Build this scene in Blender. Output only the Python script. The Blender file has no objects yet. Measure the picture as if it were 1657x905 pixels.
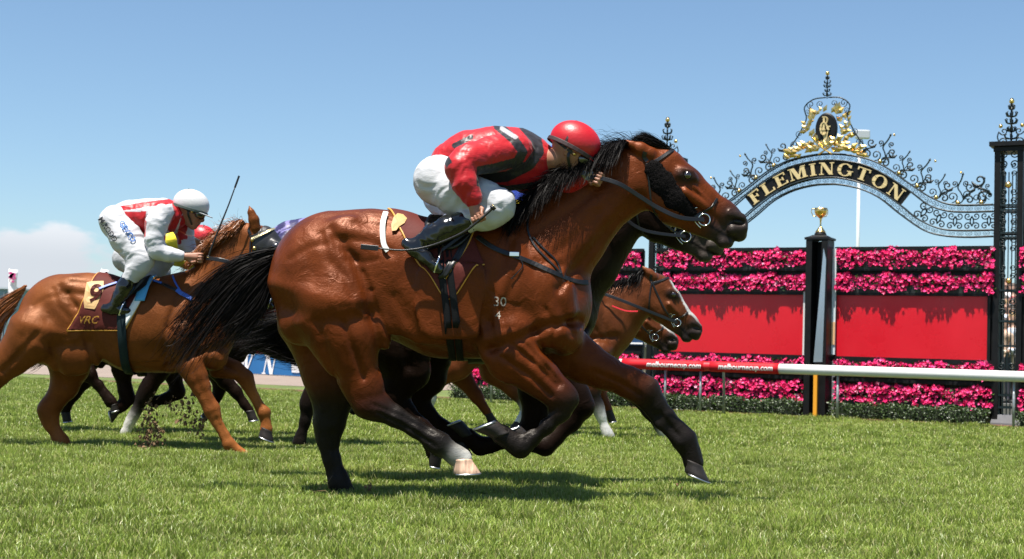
import bpy, math, random
import numpy as np
from mathutils import Vector, Matrix
from mathutils.bvhtree import BVHTree
random.seed(7); RNG = np.random.default_rng(7)
scene = bpy.context.scene
COL = scene.collection

# ------------------------------------------------------------------ camera
FPX = 2300.0; CX, CY = 828.5, 452.5
CAM_H = 0.905; ROLL = 0.028; PITCH = math.atan((559.0 - CY) / FPX)
_F = Vector((0, math.cos(PITCH), math.sin(PITCH)))
_R0 = Vector((1, 0, 0)); _U0 = Vector((0, -math.sin(PITCH), math.cos(PITCH)))
_R = _R0 * math.cos(ROLL) + _U0 * math.sin(ROLL)
_U = _U0 * math.cos(ROLL) - _R0 * math.sin(ROLL)
CAMPOS = Vector((0, 0, CAM_H))
cam_d = bpy.data.cameras.new("camera"); cam = bpy.data.objects.new("camera", cam_d); COL.objects.link(cam)
M = Matrix.Identity(4)
for i in range(3):
    M[i][0] = _R[i]; M[i][1] = _U[i]; M[i][2] = -_F[i]; M[i][3] = CAMPOS[i]
cam.matrix_world = M
cam_d.sensor_width = 36; cam_d.lens = 36 * FPX / 1657.0
cam_d.clip_start = 0.1; cam_d.clip_end = 3000
cam_d.dof.use_dof = True; cam_d.dof.focus_distance = 8.3; cam_d.dof.aperture_fstop = 5.0
scene.camera = cam

def ray(px, py):
    return _R * ((px - CX) / FPX) + _U * (-(py - CY) / FPX) + _F
def at(px, py, Y):
    d = ray(px, py); return CAMPOS + d * (Y / d.y)
def gnd(px, py, z=0.0):
    d = ray(px, py); return CAMPOS + d * ((z - CAM_H) / d.z)

# ------------------------------------------------------------------ light
scene.view_settings.view_transform = 'Standard'; scene.view_settings.look = 'None'
scene.view_settings.gamma = 1.0; scene.view_settings.exposure = 1.15
SUN_EL = math.radians(74); SUN_AZ = math.radians(214)   # compass direction the light comes from, clockwise from +Y
sun_dir = Vector((math.sin(SUN_AZ) * math.cos(SUN_EL), math.cos(SUN_AZ) * math.cos(SUN_EL), math.sin(SUN_EL)))
sd = bpy.data.lights.new("sun", 'SUN'); sd.energy = 5.0; sd.angle = math.radians(0.5); sd.color = (1.0, 0.95, 0.87)
so = bpy.data.objects.new("sun", sd); COL.objects.link(so)
so.rotation_euler = (-sun_dir).to_track_quat('-Z', 'Y').to_euler()

world = bpy.data.worlds.new("World"); scene.world = world; world.use_nodes = True
nt = world.node_tree; nt.nodes.clear()
def N(t, kind, **kw):
    n = t.nodes.new(kind)
    for k, v in kw.items():
        if k in n.inputs: n.inputs[k].default_value = v
        else: setattr(n, k, v)
    return n
sky = N(nt, 'ShaderNodeTexSky', sky_type='NISHITA', sun_disc=False, sun_elevation=SUN_EL, sun_rotation=SUN_AZ,
        altitude=0, air_density=1.0, dust_density=0.4, ozone_density=1.2)
tc = N(nt, 'ShaderNodeTexCoord'); sep = N(nt, 'ShaderNodeSeparateXYZ')
nt.links.new(tc.outputs['Generated'], sep.inputs[0])
mp = N(nt, 'ShaderNodeMapping'); mp.inputs['Scale'].default_value = (1, 1, 2.6)
nt.links.new(tc.outputs['Generated'], mp.inputs[0])
nz = N(nt, 'ShaderNodeTexNoise', Scale=11.0, Detail=9.0, Roughness=0.55)
nt.links.new(mp.outputs[0], nz.inputs['Vector'])
def mrange(t, src, a, b, c, d, smooth=True):
    m = N(t, 'ShaderNodeMapRange'); m.interpolation_type = 'SMOOTHSTEP' if smooth else 'LINEAR'
    m.inputs['From Min'].default_value = a; m.inputs['From Max'].default_value = b
    m.inputs['To Min'].default_value = c; m.inputs['To Max'].default_value = d
    t.links.new(src, m.inputs['Value']); return m.outputs['Result']
def mth(t, op, a, b=None, c=None):
    m = N(t, 'ShaderNodeMath', operation=op)
    for i, v in enumerate((a, b, c)):
        if v is None: continue
        if hasattr(v, 'is_linked'): t.links.new(v, m.inputs[i])
        else: m.inputs[i].default_value = v
    return m.outputs[0]
up = mrange(nt, sep.outputs['Z'], 0.060, 0.14, 0.0, 1.0, False)     # cloud gets rarer higher up
left = mrange(nt, sep.outputs['X'], -0.34, -0.12, -0.05, 0.30)
thr = mth(nt, 'SUBTRACT', mth(nt, 'SUBTRACT', nz.outputs['Fac'], up), left)
cl = mrange(nt, thr, 0.37, 0.50, 0.0, 0.95)
shade = mrange(nt, sep.outputs['Z'], 0.045, 0.09, 0.0, 1.0)
ccol = N(nt, 'ShaderNodeMix', data_type='RGBA')
ccol.inputs['A'].default_value = (6.3, 6.7, 7.3, 1); ccol.inputs['B'].default_value = (9.0, 9.2, 9.6, 1)
nt.links.new(shade, ccol.inputs['Factor'])
tint = N(nt, 'ShaderNodeMix', data_type='RGBA', blend_type='MULTIPLY'); tint.inputs['Factor'].default_value = 1.0
tcol = N(nt, 'ShaderNodeMix', data_type='RGBA'); tcol.inputs['A'].default_value = (.96, 1.14, 1.33, 1); tcol.inputs['B'].default_value = (1.06, 1.20, 1.29, 1)
nt.links.new(mrange(nt, sep.outputs['Z'], 0.0, 0.22, 0.0, 1.0), tcol.inputs['Factor']); nt.links.new(tcol.outputs['Result'], tint.inputs['B'])
nt.links.new(sky.outputs[0], tint.inputs['A'])
mx = N(nt, 'ShaderNodeMix', data_type='RGBA')
nt.links.new(cl, mx.inputs['Factor']); nt.links.new(tint.outputs['Result'], mx.inputs['A']); nt.links.new(ccol.outputs['Result'], mx.inputs['B'])
bg = N(nt, 'ShaderNodeBackground', Strength=0.05)
nt.links.new(mx.outputs['Result'], bg.inputs[0])
wo = N(nt, 'ShaderNodeOutputWorld'); nt.links.new(bg.outputs[0], wo.inputs[0])

# ------------------------------------------------------------------ materials
MATS = {}
def mat(name, color=(.5, .5, .5), rough=.6, metal=0, spec=.5, noise=0, nscale=30, bump=0, bscale=60, coat=0,
        vcol=False, sheen=0, stretch=None, obj=True, transl=0, emit=0):
    if name in MATS: return MATS[name]
    m = bpy.data.materials.new(name); m.use_nodes = True; t = m.node_tree
    b = t.nodes['Principled BSDF']
    b.inputs['Roughness'].default_value = rough; b.inputs['Metallic'].default_value = metal
    b.inputs['Specular IOR Level'].default_value = spec; b.inputs['Coat Weight'].default_value = coat
    b.inputs['Coat Roughness'].default_value = .12
    b.inputs['Sheen Weight'].default_value = sheen
    b.inputs['Base Color'].default_value = (*color, 1)
    tcn = N(t, 'ShaderNodeTexCoord'); vec = tcn.outputs['Object']
    if stretch:
        mpn = N(t, 'ShaderNodeMapping'); mpn.inputs['Scale'].default_value = stretch
        t.links.new(vec, mpn.inputs[0]); vec = mpn.outputs[0]
    src = None
    if vcol:
        a = N(t, 'ShaderNodeAttribute', attribute_name='Col'); src = a.outputs['Color']
    if noise:
        n = N(t, 'ShaderNodeTexNoise', Scale=nscale, Detail=6.0, Roughness=.6); t.links.new(vec, n.inputs['Vector'])
        f = mrange(t, n.outputs['Fac'], .25, .75, 1 - noise, 1 + noise, False)
        v = N(t, 'ShaderNodeVectorMath', operation='SCALE')
        if src: t.links.new(src, v.inputs[0])
        else: v.inputs[0].default_value = color
        t.links.new(f, v.inputs['Scale']); src = v.outputs[0]
        r = mrange(t, n.outputs['Fac'], .3, .7, max(0, rough - .08), min(1, rough + .08), False)
        t.links.new(r, b.inputs['Roughness'])
    if src: t.links.new(src, b.inputs['Base Color'])
    if bump:
        n2 = N(t, 'ShaderNodeTexNoise', Scale=bscale, Detail=4.0); t.links.new(vec, n2.inputs['Vector'])
        bn = N(t, 'ShaderNodeBump', Strength=1.0, Distance=bump)
        t.links.new(n2.outputs['Fac'], bn.inputs['Height']); t.links.new(bn.outputs[0], b.inputs['Normal'])
    if transl:
        tr = N(t, 'ShaderNodeBsdfTranslucent'); mxs = N(t, 'ShaderNodeMixShader'); mxs.inputs[0].default_value = transl
        if src: t.links.new(src, tr.inputs['Color'])
        else: tr.inputs['Color'].default_value = (*color, 1)
        t.links.new(b.outputs[0], mxs.inputs[1]); t.links.new(tr.outputs[0], mxs.inputs[2])
        t.links.new(mxs.outputs[0], t.nodes['Material Output'].inputs[0])
    MATS[name] = m; return m

def coat_mat(name, rough=.34, spec=.62, rel=1.0):
    """short glossy summer coat: vertex colour, fine hair noise, skin folds and veins as relief"""
    m = bpy.data.materials.new(name); m.use_nodes = True; t = m.node_tree; b = t.nodes['Principled BSDF']
    tcn = N(t, 'ShaderNodeTexCoord'); vec = tcn.outputs['Object']
    a = N(t, 'ShaderNodeAttribute', attribute_name='Col')
    big = N(t, 'ShaderNodeTexNoise', Scale=5.0, Detail=5.0, Roughness=.55); t.links.new(vec, big.inputs['Vector'])
    f1 = mrange(t, big.outputs['Fac'], .3, .7, .68, 1.28, False)
    mpn = N(t, 'ShaderNodeMapping'); mpn.inputs['Scale'].default_value = (60, 300, 260); mpn.inputs['Rotation'].default_value = (0, .5, 0)
    t.links.new(vec, mpn.inputs[0])
    fine = N(t, 'ShaderNodeTexNoise', Scale=1.0, Detail=3.0); t.links.new(mpn.outputs[0], fine.inputs['Vector'])
    f2 = mrange(t, fine.outputs['Fac'], .3, .7, .86, 1.14, False)
    v = N(t, 'ShaderNodeVectorMath', operation='SCALE'); t.links.new(a.outputs['Color'], v.inputs[0])
    t.links.new(mth(t, 'MULTIPLY', f1, f2), v.inputs['Scale']); t.links.new(v.outputs[0], b.inputs['Base Color'])
    b.inputs['Specular IOR Level'].default_value = spec
    tv = N(t, 'ShaderNodeVectorMath', operation='MULTIPLY_ADD'); tv.inputs[1].default_value = (5.0, 6.0, 6.0); tv.inputs[2].default_value = (.16, .15, .14); t.links.new(a.outputs['Color'], tv.inputs[0]); t.links.new(tv.outputs[0], b.inputs['Specular Tint'])
    b.inputs['Sheen Weight'].default_value = .0
    r = mrange(t, big.outputs['Fac'], .3, .7, rough - .05, rough + .12, False); t.links.new(r, b.inputs['Roughness'])
    # relief : broad muscle ripples, folds, veins
    mp2 = N(t, 'ShaderNodeMapping'); mp2.inputs['Scale'].default_value = (1.0, 1.4, .75); mp2.inputs['Rotation'].default_value = (0, .6, .2)
    t.links.new(vec, mp2.inputs[0])
    rip = N(t, 'ShaderNodeTexNoise', Scale=7.0, Detail=3.0, Distortion=.7); t.links.new(mp2.outputs[0], rip.inputs['Vector'])
    vein = N(t, 'ShaderNodeTexNoise', Scale=4.0, Detail=1.5, Distortion=.8); t.links.new(mp2.outputs[0], vein.inputs['Vector'])
    vd = mth(t, 'ABSOLUTE', mth(t, 'SUBTRACT', vein.outputs['Fac'], .5))
    vm = mrange(t, vd, 0.0, .018, 1.0, 0.0)
    h = mth(t, 'ADD', mth(t, 'MULTIPLY', mrange(t, mth(t, 'ABSOLUTE', mth(t, 'SUBTRACT', rip.outputs['Fac'], .5)), 0.0, .14, 1.0, 0.0), .0015 * rel), mth(t, 'MULTIPLY', vm, .0005))
    h = mth(t, 'ADD', h, mth(t, 'MULTIPLY', fine.outputs['Fac'], .0015))
    bn = N(t, 'ShaderNodeBump', Strength=1.0, Distance=1.0); t.links.new(h, bn.inputs['Height']); t.links.new(bn.outputs[0], b.inputs['Normal'])
    MATS[name] = m; return m

# ------------------------------------------------------------------ mesh helpers
def link(me_or_obj, name, material=None, parent=None):
    o = bpy.data.objects.new(name, me_or_obj) if isinstance(me_or_obj, bpy.types.Mesh) else me_or_obj
    COL.objects.link(o)
    if material is not None and o.type == 'MESH' and not o.data.materials: o.data.materials.append(material)
    if parent is not None: o.parent = parent; o.matrix_parent_inverse = PINV.get(parent.name, Matrix.Identity(4))
    return o
PINV = {}
def mesh_np(name, V, Fq, smooth=True, cols=None):
    """V (n,3), Fq list of faces or (m,k) array"""
    me = bpy.data.meshes.new(name)
    V = np.asarray(V, dtype=np.float32)
    if isinstance(Fq, np.ndarray):
        m, k = Fq.shape
        me.vertices.add(len(V)); me.vertices.foreach_set('co', V.ravel())
        me.loops.add(m * k); me.loops.foreach_set('vertex_index', Fq.astype(np.int32).ravel())
        me.polygons.add(m); me.polygons.foreach_set('loop_start', np.arange(0, m * k, k, dtype=np.int32))
        me.update(calc_edges=True)
    else:
        me.from_pydata(V.tolist(), [], Fq); me.update()
    if smooth: me.polygons.foreach_set('use_smooth', np.ones(len(me.polygons), dtype=bool))
    if cols is not None:
        ca = me.color_attributes.new('Col', 'FLOAT_COLOR', 'POINT')
        c4 = np.ones((len(V), 4), dtype=np.float32); c4[:, :3] = cols; ca.data.foreach_set('color', c4.ravel())
    return me
def tag(o, label=None, cat=None, group=None, kind=None):
    if label: o['label'] = label
    if cat: o['category'] = cat
    if group: o['group'] = group
    if kind: o['kind'] = kind
    return o
def empty(name, loc=(0, 0, 0), label=None, cat=None, group=None, rotz=0):
    o = bpy.data.objects.new(name, None); o.empty_display_size = .2; COL.objects.link(o)
    o.location = loc; o.rotation_euler = (0, 0, rotz)
    PINV[o.name] = (Matrix.Translation(Vector(loc)) @ Matrix.Rotation(rotz, 4, 'Z')).inverted()
    return tag(o, label, cat, group)

class MB:
    """collects geometry into one mesh"""
    def __init__(s): s.v = []; s.f = []
    def add(s, V, F):
        o = len(s.v); s.v += [tuple(x) for x in V]; s.f += [tuple(i + o for i in f) for f in F]; return s
    def box(s, c, d, M=None):
        x, y, z = d[0] / 2, d[1] / 2, d[2] / 2
        V = [Vector((c[0] + a * x, c[1] + b * y, c[2] + e * z)) for a in (-1, 1) for b in (-1, 1) for e in (-1, 1)]
        if M: V = [M @ p for p in V]
        return s.add(V, [(0, 1, 3, 2), (4, 6, 7, 5), (0, 4, 5, 1), (2, 3, 7, 6), (0, 2, 6, 4), (1, 5, 7, 3)])
    def tube(s, pts, r, n=6, cap=True, flat=1.0, up=None):
        pts = [Vector(p) for p in pts]; rr = r if isinstance(r, (list, tuple)) else [r] * len(pts)
        V = []; F = []; nrm = None
        for i, p in enumerate(pts):
            tg = (pts[min(i + 1, len(pts) - 1)] - pts[max(i - 1, 0)])
            if tg.length < 1e-9: tg = Vector((0, 0, 1))
            tg.normalize()
            if up is not None: nrm = Vector(up) - tg * Vector(up).dot(tg)
            elif nrm is None: nrm = tg.orthogonal()
            else: nrm = nrm - tg * nrm.dot(tg)
            if nrm.length < 1e-6: nrm = tg.orthogonal()
            nrm.normalize(); bn = tg.cross(nrm)
            for k in range(n):
                a = 2 * math.pi * k / n
                V.append(p + (nrm * math.cos(a) * flat + bn * math.sin(a)) * rr[i])
        for i in range(len(pts) - 1):
            for k in range(n):
                F.append((i * n + k, i * n + (k + 1) % n, (i + 1) * n + (k + 1) % n, (i + 1) * n + k))
        if cap: F.append(tuple(range(n - 1, -1, -1))); F.append(tuple((len(pts) - 1) * n + k for k in range(n)))
        return s.add(V, F)
    def lathe(s, prof, c=(0, 0, 0), n=20, M=None, sx=1, sy=1):
        V = []; F = []
        for r, z in prof:
            for k in range(n):
                a = 2 * math.pi * k / n; V.append(Vector((c[0] + r * math.cos(a) * sx, c[1] + r * math.sin(a) * sy, c[2] + z)))
        for i in range(len(prof) - 1):
            for k in range(n): F.append((i * n + k, i * n + (k + 1) % n, (i + 1) * n + (k + 1) % n, (i + 1) * n + k))
        F.append(tuple(range(n - 1, -1, -1))); F.append(tuple((len(prof) - 1) * n + k for k in range(n)))
        if M: V = [M @ p for p in V]
        return s.add(V, F)
    def ball(s, c, r, n=8, sz=1.0, M=None):
        prof = [(max(r * math.sin(math.pi * i / n), r * .02), -r * sz * math.cos(math.pi * i / n)) for i in range(n + 1)]
        return s.lathe(prof, c, n + 2, M)
    def prism(s, poly, y0, y1, M=None):
        """poly of (x,z) extruded along y"""
        n = len(poly); V = [Vector((x, y0, z)) for x, z in poly] + [Vector((x, y1, z)) for x, z in poly]
        if M: V = [M @ p for p in V]
        return s.add(V, [tuple(range(n)), tuple(range(2 * n - 1, n - 1, -1))] + [(i, i + n, (i + 1) % n + n, (i + 1) % n) for i in range(n)])
    def build(s, name, m, parent=None, smooth=False, bevel=0):
        me = bpy.data.meshes.new(name); me.from_pydata([tuple(v) for v in s.v], [], s.f); me.update()
        if smooth: me.polygons.foreach_set('use_smooth', np.ones(len(me.polygons), dtype=bool))
        o = link(me, name, m, parent)
        if bevel:
            md = o.modifiers.new('bevel', 'BEVEL'); md.width = bevel; md.segments = 2; md.limit_method = 'ANGLE'
        return o

def smooth_path(pts, n=6):
    """Catmull-Rom"""
    P = [Vector(p) for p in pts]; P = [P[0]] + P + [P[-1]]; out = []
    for i in range(1, len(P) - 2):
        for k in range(n):
            t = k / n; a, b, c, d = P[i - 1:i + 3]
            out.append(.5 * ((2 * b) + (c - a) * t + (2 * a - 5 * b + 4 * c - d) * t * t + (3 * b - a - 3 * c + d) * t ** 3))
    out.append(P[-2]); return out

# ------------------------------------------------------------------ implicit surface engine
class Field:
    def __init__(s, h): s.h = h; s.pr = []
    def seg(s, a, b, ra, rb, ys=1.0, k=.03, col=(1, 1, 1), sub=False):
        s.pr.append(('s', np.array(a, float), np.array(b, float), ra, rb, ys, k, np.array(col, float), sub)); return s
    def ell(s, c, ax, rl, rs, ry, k=.03, col=(1, 1, 1), sub=False):
        """ellipsoid: long axis direction ax (Vector), radii rl along it, rs across (in plane), ry along third axis"""
        ax = Vector(ax).normalized(); y = Vector((0, 1, 0))
        y = (y - ax * y.dot(ax)).normalized(); z = ax.cross(y)
        R = np.array([list(ax), list(y), list(z)])
        s.pr.append(('e', np.array(c, float), R, np.array([rl, ry, rs]), 0, 1, k, np.array(col, float), sub)); return s
    def _d(s, p, X):
        if p[0] == 's':
            _, a, b, ra, rb, ys, k, c, sub = p
            sc = np.array([1, 1 / ys, 1]); P = X * sc; A = a * sc; B = b * sc; ba = B - A; L = max(ba @ ba, 1e-12)
            t = np.clip(((P - A) @ ba) / L, 0, 1); q = P - A - t[..., None] * ba
            return (np.sqrt((q * q).sum(-1)) - (ra + (rb - ra) * t)) * min(1.0, ys if ys < 1 else 1)
        _, c0, R, r, _, _, k, c, sub = p
        q = (X - c0) @ R.T; k0 = np.sqrt(((q / r) ** 2).sum(-1)); k1 = np.sqrt(((q / (r * r)) ** 2).sum(-1)) + 1e-9
        return k0 * (k0 - 1) / k1
    def _bb(s, p):
        if p[0] == 's':
            _, a, b, ra, rb, ys, k, c, sub = p; r = max(ra, rb); e = np.array([r, r * ys, r]); m = k + 2.5 * s.h
            return np.minimum(a, b) - e - m, np.maximum(a, b) + e + m
        e = np.max(p[3]); m = p[6] + 2.5 * s.h; return p[1] - e - m, p[1] + e + m
    def mesh(s, disp=None, keep=1):
        h = s.h; bbs = [s._bb(p) for p in s.pr]
        lo = np.min([b[0] for b in bbs], 0) - h; hi = np.max([b[1] for b in bbs], 0) + h
        n = np.ceil((hi - lo) / h).astype(int) + 1
        phi = np.full(n, 1.0, dtype=np.float32)
        ax = [lo[i] + h * np.arange(n[i]) for i in range(3)]
        for p, (bl, bh) in zip(s.pr, bbs):
            i0 = np.maximum(((bl - lo) / h).astype(int), 0); i1 = np.minimum(((bh - lo) / h).astype(int) + 2, n)
            X = np.stack(np.meshgrid(ax[0][i0[0]:i1[0]], ax[1][i0[1]:i1[1]], ax[2][i0[2]:i1[2]], indexing='ij'), -1)
            d = s._d(p, X).astype(np.float32); sl = (slice(i0[0], i1[0]), slice(i0[1], i1[1]), slice(i0[2], i1[2]))
            cur = phi[sl]; k = p[6]
            if p[8]:
                d = -d; hh = np.maximum(k - np.abs(cur - d), 0) / k; phi[sl] = np.maximum(cur, d) + hh * hh * k / 4
            else:
                hh = np.maximum(k - np.abs(cur - d), 0) / k; phi[sl] = np.minimum(cur, d) - hh * hh * k / 4
        if disp is not None:
            near = np.argwhere(np.abs(phi) < 4 * h)
            X = lo + near * h
            phi[near[:, 0], near[:, 1], near[:, 2]] += disp(X).astype(np.float32)
        V, Q = surface_nets(phi, lo, h)
        cols = s.colour(V)
        return V, Q, cols
    def colour(s, V, soft=.012):
        W = np.zeros(len(V)); C = np.zeros((len(V), 3))
        for p in s.pr:
            if p[8]: continue
            d = s._d(p, V); w = np.exp(-np.clip(d + .0, -.04, 2) / soft); W += w; C += w[:, None] * p[7]
        return C / W[:, None]

def surface_nets(phi, lo, h):
    ins = phi < 0; n = phi.shape
    c = [ins[i:n[0] - 1 + i, j:n[1] - 1 + j, k:n[2] - 1 + k] for i in (0, 1) for j in (0, 1) for k in (0, 1)]
    cnt = sum(x.astype(np.int8) for x in c); act = (cnt > 0) & (cnt < 8); cells = np.argwhere(act)
    idx = -np.ones(act.shape, dtype=np.int64); idx[act] = np.arange(len(cells))
    acc = np.zeros((len(cells), 3)); num = np.zeros(len(cells)); off = [(i, j, k) for i in (0, 1) for j in (0, 1) for k in (0, 1)]
    for ai, a in enumerate(off):
        for bi, b in enumerate(off):
            if bi <= ai or sum(abs(a[q] - b[q]) for q in range(3)) != 1: continue
            A = cells + a; B = cells + b; va = phi[A[:, 0], A[:, 1], A[:, 2]]; vb = phi[B[:, 0], B[:, 1], B[:, 2]]
            m = (va < 0) != (vb < 0); t = np.where(m, va / (va - vb + 1e-12), 0)
            acc += np.where(m[:, None], np.array(a) + t[:, None] * (np.array(b) - np.array(a)), 0); num += m
    V = lo + h * (cells + acc / num[:, None])
    Q = []
    for axis in range(3):
        a = [slice(None)] * 3; b = [slice(None)] * 3; a[axis] = slice(0, -1); b[axis] = slice(1, None)
        s0 = ins[tuple(a)]; s1 = ins[tuple(b)]; e = np.argwhere(s0 != s1)
        o1, o2 = (axis + 1) % 3, (axis + 2) % 3
        ok = (e[:, o1] > 0) & (e[:, o2] > 0) & (e[:, o1] < n[o1] - 1) & (e[:, o2] < n[o2] - 1); e = e[ok]
        def at_(d1, d2):
            q = e.copy(); q[:, o1] -= d1; q[:, o2] -= d2; return idx[q[:, 0], q[:, 1], q[:, 2]]
        q = np.stack([at_(1, 1), at_(0, 1), at_(0, 0), at_(1, 0)], -1)
        fl = ~s0[e[:, 0], e[:, 1], e[:, 2]]; q[fl] = q[fl][:, ::-1]; Q.append(q)
    Q = np.concatenate(Q); Q = Q[(Q >= 0).all(1)]
    return V, Q

def sinnoise(X, freq, seed, octs=3, warp=.6):
    r = np.random.default_rng(seed); P = X * freq; out = np.zeros(len(X)); amp = 1.0
    P = P + warp * np.sin(P[:, [1, 2, 0]] * 1.7 + r.uniform(0, 6, 3))
    for o in range(octs):
        for _ in range(3):
            d = r.normal(size=3); d /= np.linalg.norm(d); out += amp * np.sin(P @ d * 2.2 + r.uniform(0, 6.28)) / 3
        P = P * 1.9; amp *= .55
    return out

_Ra, _Ua, _Fa, _Ca = (np.array(list(v)) for v in (_R, _U, _F, CAMPOS))
def project(X):
    q = np.asarray(X) - _Ca; z = q @ _Fa; return CX + FPX * (q @ _Ra) / z, CY - FPX * (q @ _Ua) / z
def poly_dist(x, y, pts):
    d = np.full(len(x), 1e9)
    for (ax, ay), (bx, by) in zip(pts[:-1], pts[1:]):
        L = (bx - ax) ** 2 + (by - ay) ** 2 + 1e-9; t = np.clip(((x - ax) * (bx - ax) + (y - ay) * (by - ay)) / L, 0, 1)
        d = np.minimum(d, np.hypot(x - ax - t * (bx - ax), y - ay - t * (by - ay)))
    return d
def in_poly(x, y, P):
    c = np.zeros(len(x), bool); n = len(P)
    for i in range(n):
        (x1, y1), (x2, y2) = P[i], P[(i + 1) % n]
        c ^= ((y1 > y) != (y2 > y)) & (x < (x2 - x1) * (y - y1) / (y2 - y1 + 1e-12) + x1)
    return c
# ================================================================== THE SETTING
PHI = math.atan(.54)
W0 = gnd(1325, 676)
MW = Matrix.Translation(W0) @ Matrix.Rotation(-PHI, 4, 'Z')          # wall frame: x along the fence, y away from the camera, z up
MWI = MW.inverted()
def wl(px, py, y=0.0):
    """where the line of sight through a point of the photograph meets the upright plane at depth y of the wall frame"""
    o = MWI @ CAMPOS; d = (MWI.to_3x3() @ ray(px, py)); t = (y - o.y) / d.y; p = o + d * t; return p
def wu(px, y=0.0, py=600): return wl(px, py, y).x
def wz(py, y=0.0, px=1480): return wl(px, py, y).z
def WX(mb): mb.v = [tuple(MW @ Vector(v)) for v in mb.v]; return mb
def wempty(name, u, y, z=0, **k): p = MW @ Vector((u, y, z)); return empty(name, p, rotz=-PHI, **k)

# ---- materials
def turf_mat():
    m = bpy.data.materials.new('turf'); m.use_nodes = True; t = m.node_tree; b = t.nodes['Principled BSDF']
    tcn = N(t, 'ShaderNodeTexCoord'); geo = N(t, 'ShaderNodeNewGeometry')
    n1 = N(t, 'ShaderNodeTexNoise', Scale=1.1, Detail=5.0); n2 = N(t, 'ShaderNodeTexNoise', Scale=55.0, Detail=6.0, Roughness=.7)
    for n in (n1, n2): t.links.new(geo.outputs['Position'], n.inputs['Vector'])
    r = N(t, 'ShaderNodeValToRGB'); r.color_ramp.elements[0].color = (.035, .055, .010, 1); r.color_ramp.elements[1].color = (.15, .19, .035, 1)
    r.color_ramp.elements[0].position = .3; r.color_ramp.elements[1].position = .7
    f = mth(t, 'ADD', mth(t, 'MULTIPLY', n1.outputs['Fac'], .4), mth(t, 'MULTIPLY', n2.outputs['Fac'], .6))
    t.links.new(f, r.inputs[0]); t.links.new(r.outputs[0], b.inputs['Base Color']); b.inputs['Roughness'].default_value = .9
    bn = N(t, 'ShaderNodeBump', Strength=.8, Distance=.02); t.links.new(n2.outputs['Fac'], bn.inputs['Height']); t.links.new(bn.outputs[0], b.inputs['Normal'])
    return m
TURF = turf_mat()
DIRT = mat('dirt', (.20, .155, .125), .95, noise=.35, nscale=3.0, bump=.02, bscale=12, stretch=(.5, 1.6, 1))
MULCH = mat('mulch', (.11, .045, .022), .95, noise=.6, nscale=60, bump=.02, bscale=70)
BLACKP = mat('black_paint', (.005, .005, .0055), .5, spec=.25, noise=.3, nscale=8, bump=.0006, bscale=80)
IRON = mat('dark_green_iron', (.006, .014, .016), .40, spec=.5)
GOLD = mat('gilt', (.83, .56, .20), .26, 1.0, noise=.15, nscale=20)
GOLDL = mat('gold_lettering', (.62, .48, .24), .55)
WHITE = mat('white_rail_plastic', (.62, .62, .61), .35, noise=.04, nscale=6)
REDR = mat('red_sleeve', (.48, .010, .018), .6, spec=.2, noise=.08, nscale=7)
WPRINT = mat('white_print', (.82, .80, .80), .5)
GALV = mat('galvanised_post', (.34, .36, .36), .4, .6, noise=.3, nscale=30)
REDP = mat('red_board', (.58, .008, .019), .30, spec=.4, noise=.05, nscale=2.5, coat=.15)

ground = MB(); n = 24
ground.add([(-900, -60, -.004), (900, -60, -.004), (900, 1500, -.004), (-900, 1500, -.004)], [(0, 1, 2, 3)])
o = ground.build('ground', TURF); tag(o, kind='structure')

# ---- grass: instanced tufts of blades, one object
def blade_patch(seed, size, n, hmin, hmax, wid):
    r = random.Random(seed); V = []; F = []; C = []
    for _ in range(n):
        x = r.uniform(-size, size); y = r.uniform(-size, size); h = r.uniform(hmin, hmax); a = r.uniform(0, 6.283)
        lean = r.uniform(.05, .65) * h; la = r.uniform(0, 6.283); w = wid * r.uniform(.6, 1.3); dx, dy = math.cos(a) * w, math.sin(a) * w
        i = len(V); lx, ly = math.cos(la) * lean, math.sin(la) * lean
        for t, ww in ((0, 1), (.45, .85), (.8, .5)):
            V += [(x - dx * ww + lx * t * t, y - dy * ww + ly * t * t, h * t * (1 - .12 * t)), (x + dx * ww + lx * t * t, y + dy * ww + ly * t * t, h * t * (1 - .12 * t))]
        V.append((x + lx, y + ly, h * .9)); F += [(i, i + 1, i + 3, i + 2), (i + 2, i + 3, i + 5, i + 4), (i + 4, i + 5, i + 6)]
        k = r.random(); dry = r.random() < .16
        c = (.36, .34, .14) if dry else (.125 + .15 * k, .195 + .15 * k, .022 + .035 * k)
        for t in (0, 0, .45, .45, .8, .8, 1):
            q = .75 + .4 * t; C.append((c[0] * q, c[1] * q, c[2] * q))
    me = bpy.data.meshes.new('grass_tuft'); me.from_pydata(V, [], F); me.update()
    ca = me.color_attributes.new('Col', 'FLOAT_COLOR', 'POINT'); c4 = np.ones((len(V), 4), dtype=np.float32); c4[:, :3] = C; ca.data.foreach_set('color', c4.ravel())
    return me
GRASSM = mat('grass_blade', (.1, .2, .03), .42, vcol=True, spec=.45, transl=.22)
_t = GRASSM.node_tree; _b = _t.nodes['Principled BSDF']; _src = _b.inputs['Base Color'].links[0].from_socket; _g = N(_t, 'ShaderNodeNewGeometry')
_n1 = N(_t, 'ShaderNodeTexNoise', Scale=.7, Detail=4.0, Roughness=.6); _n2 = N(_t, 'ShaderNodeTexNoise', Scale=4.5, Detail=3.0)
for _n in (_n1, _n2): _t.links.new(_g.outputs['Position'], _n.inputs['Vector'])
_f = mth(_t, 'MULTIPLY', mrange(_t, _n1.outputs['Fac'], .3, .7, .80, 1.22, False), mrange(_t, _n2.outputs['Fac'], .3, .7, .78, 1.22, False))
_mx = N(_t, 'ShaderNodeVectorMath', operation='SCALE'); _t.links.new(_src, _mx.inputs[0]); _t.links.new(_f, _mx.inputs['Scale'])
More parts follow.
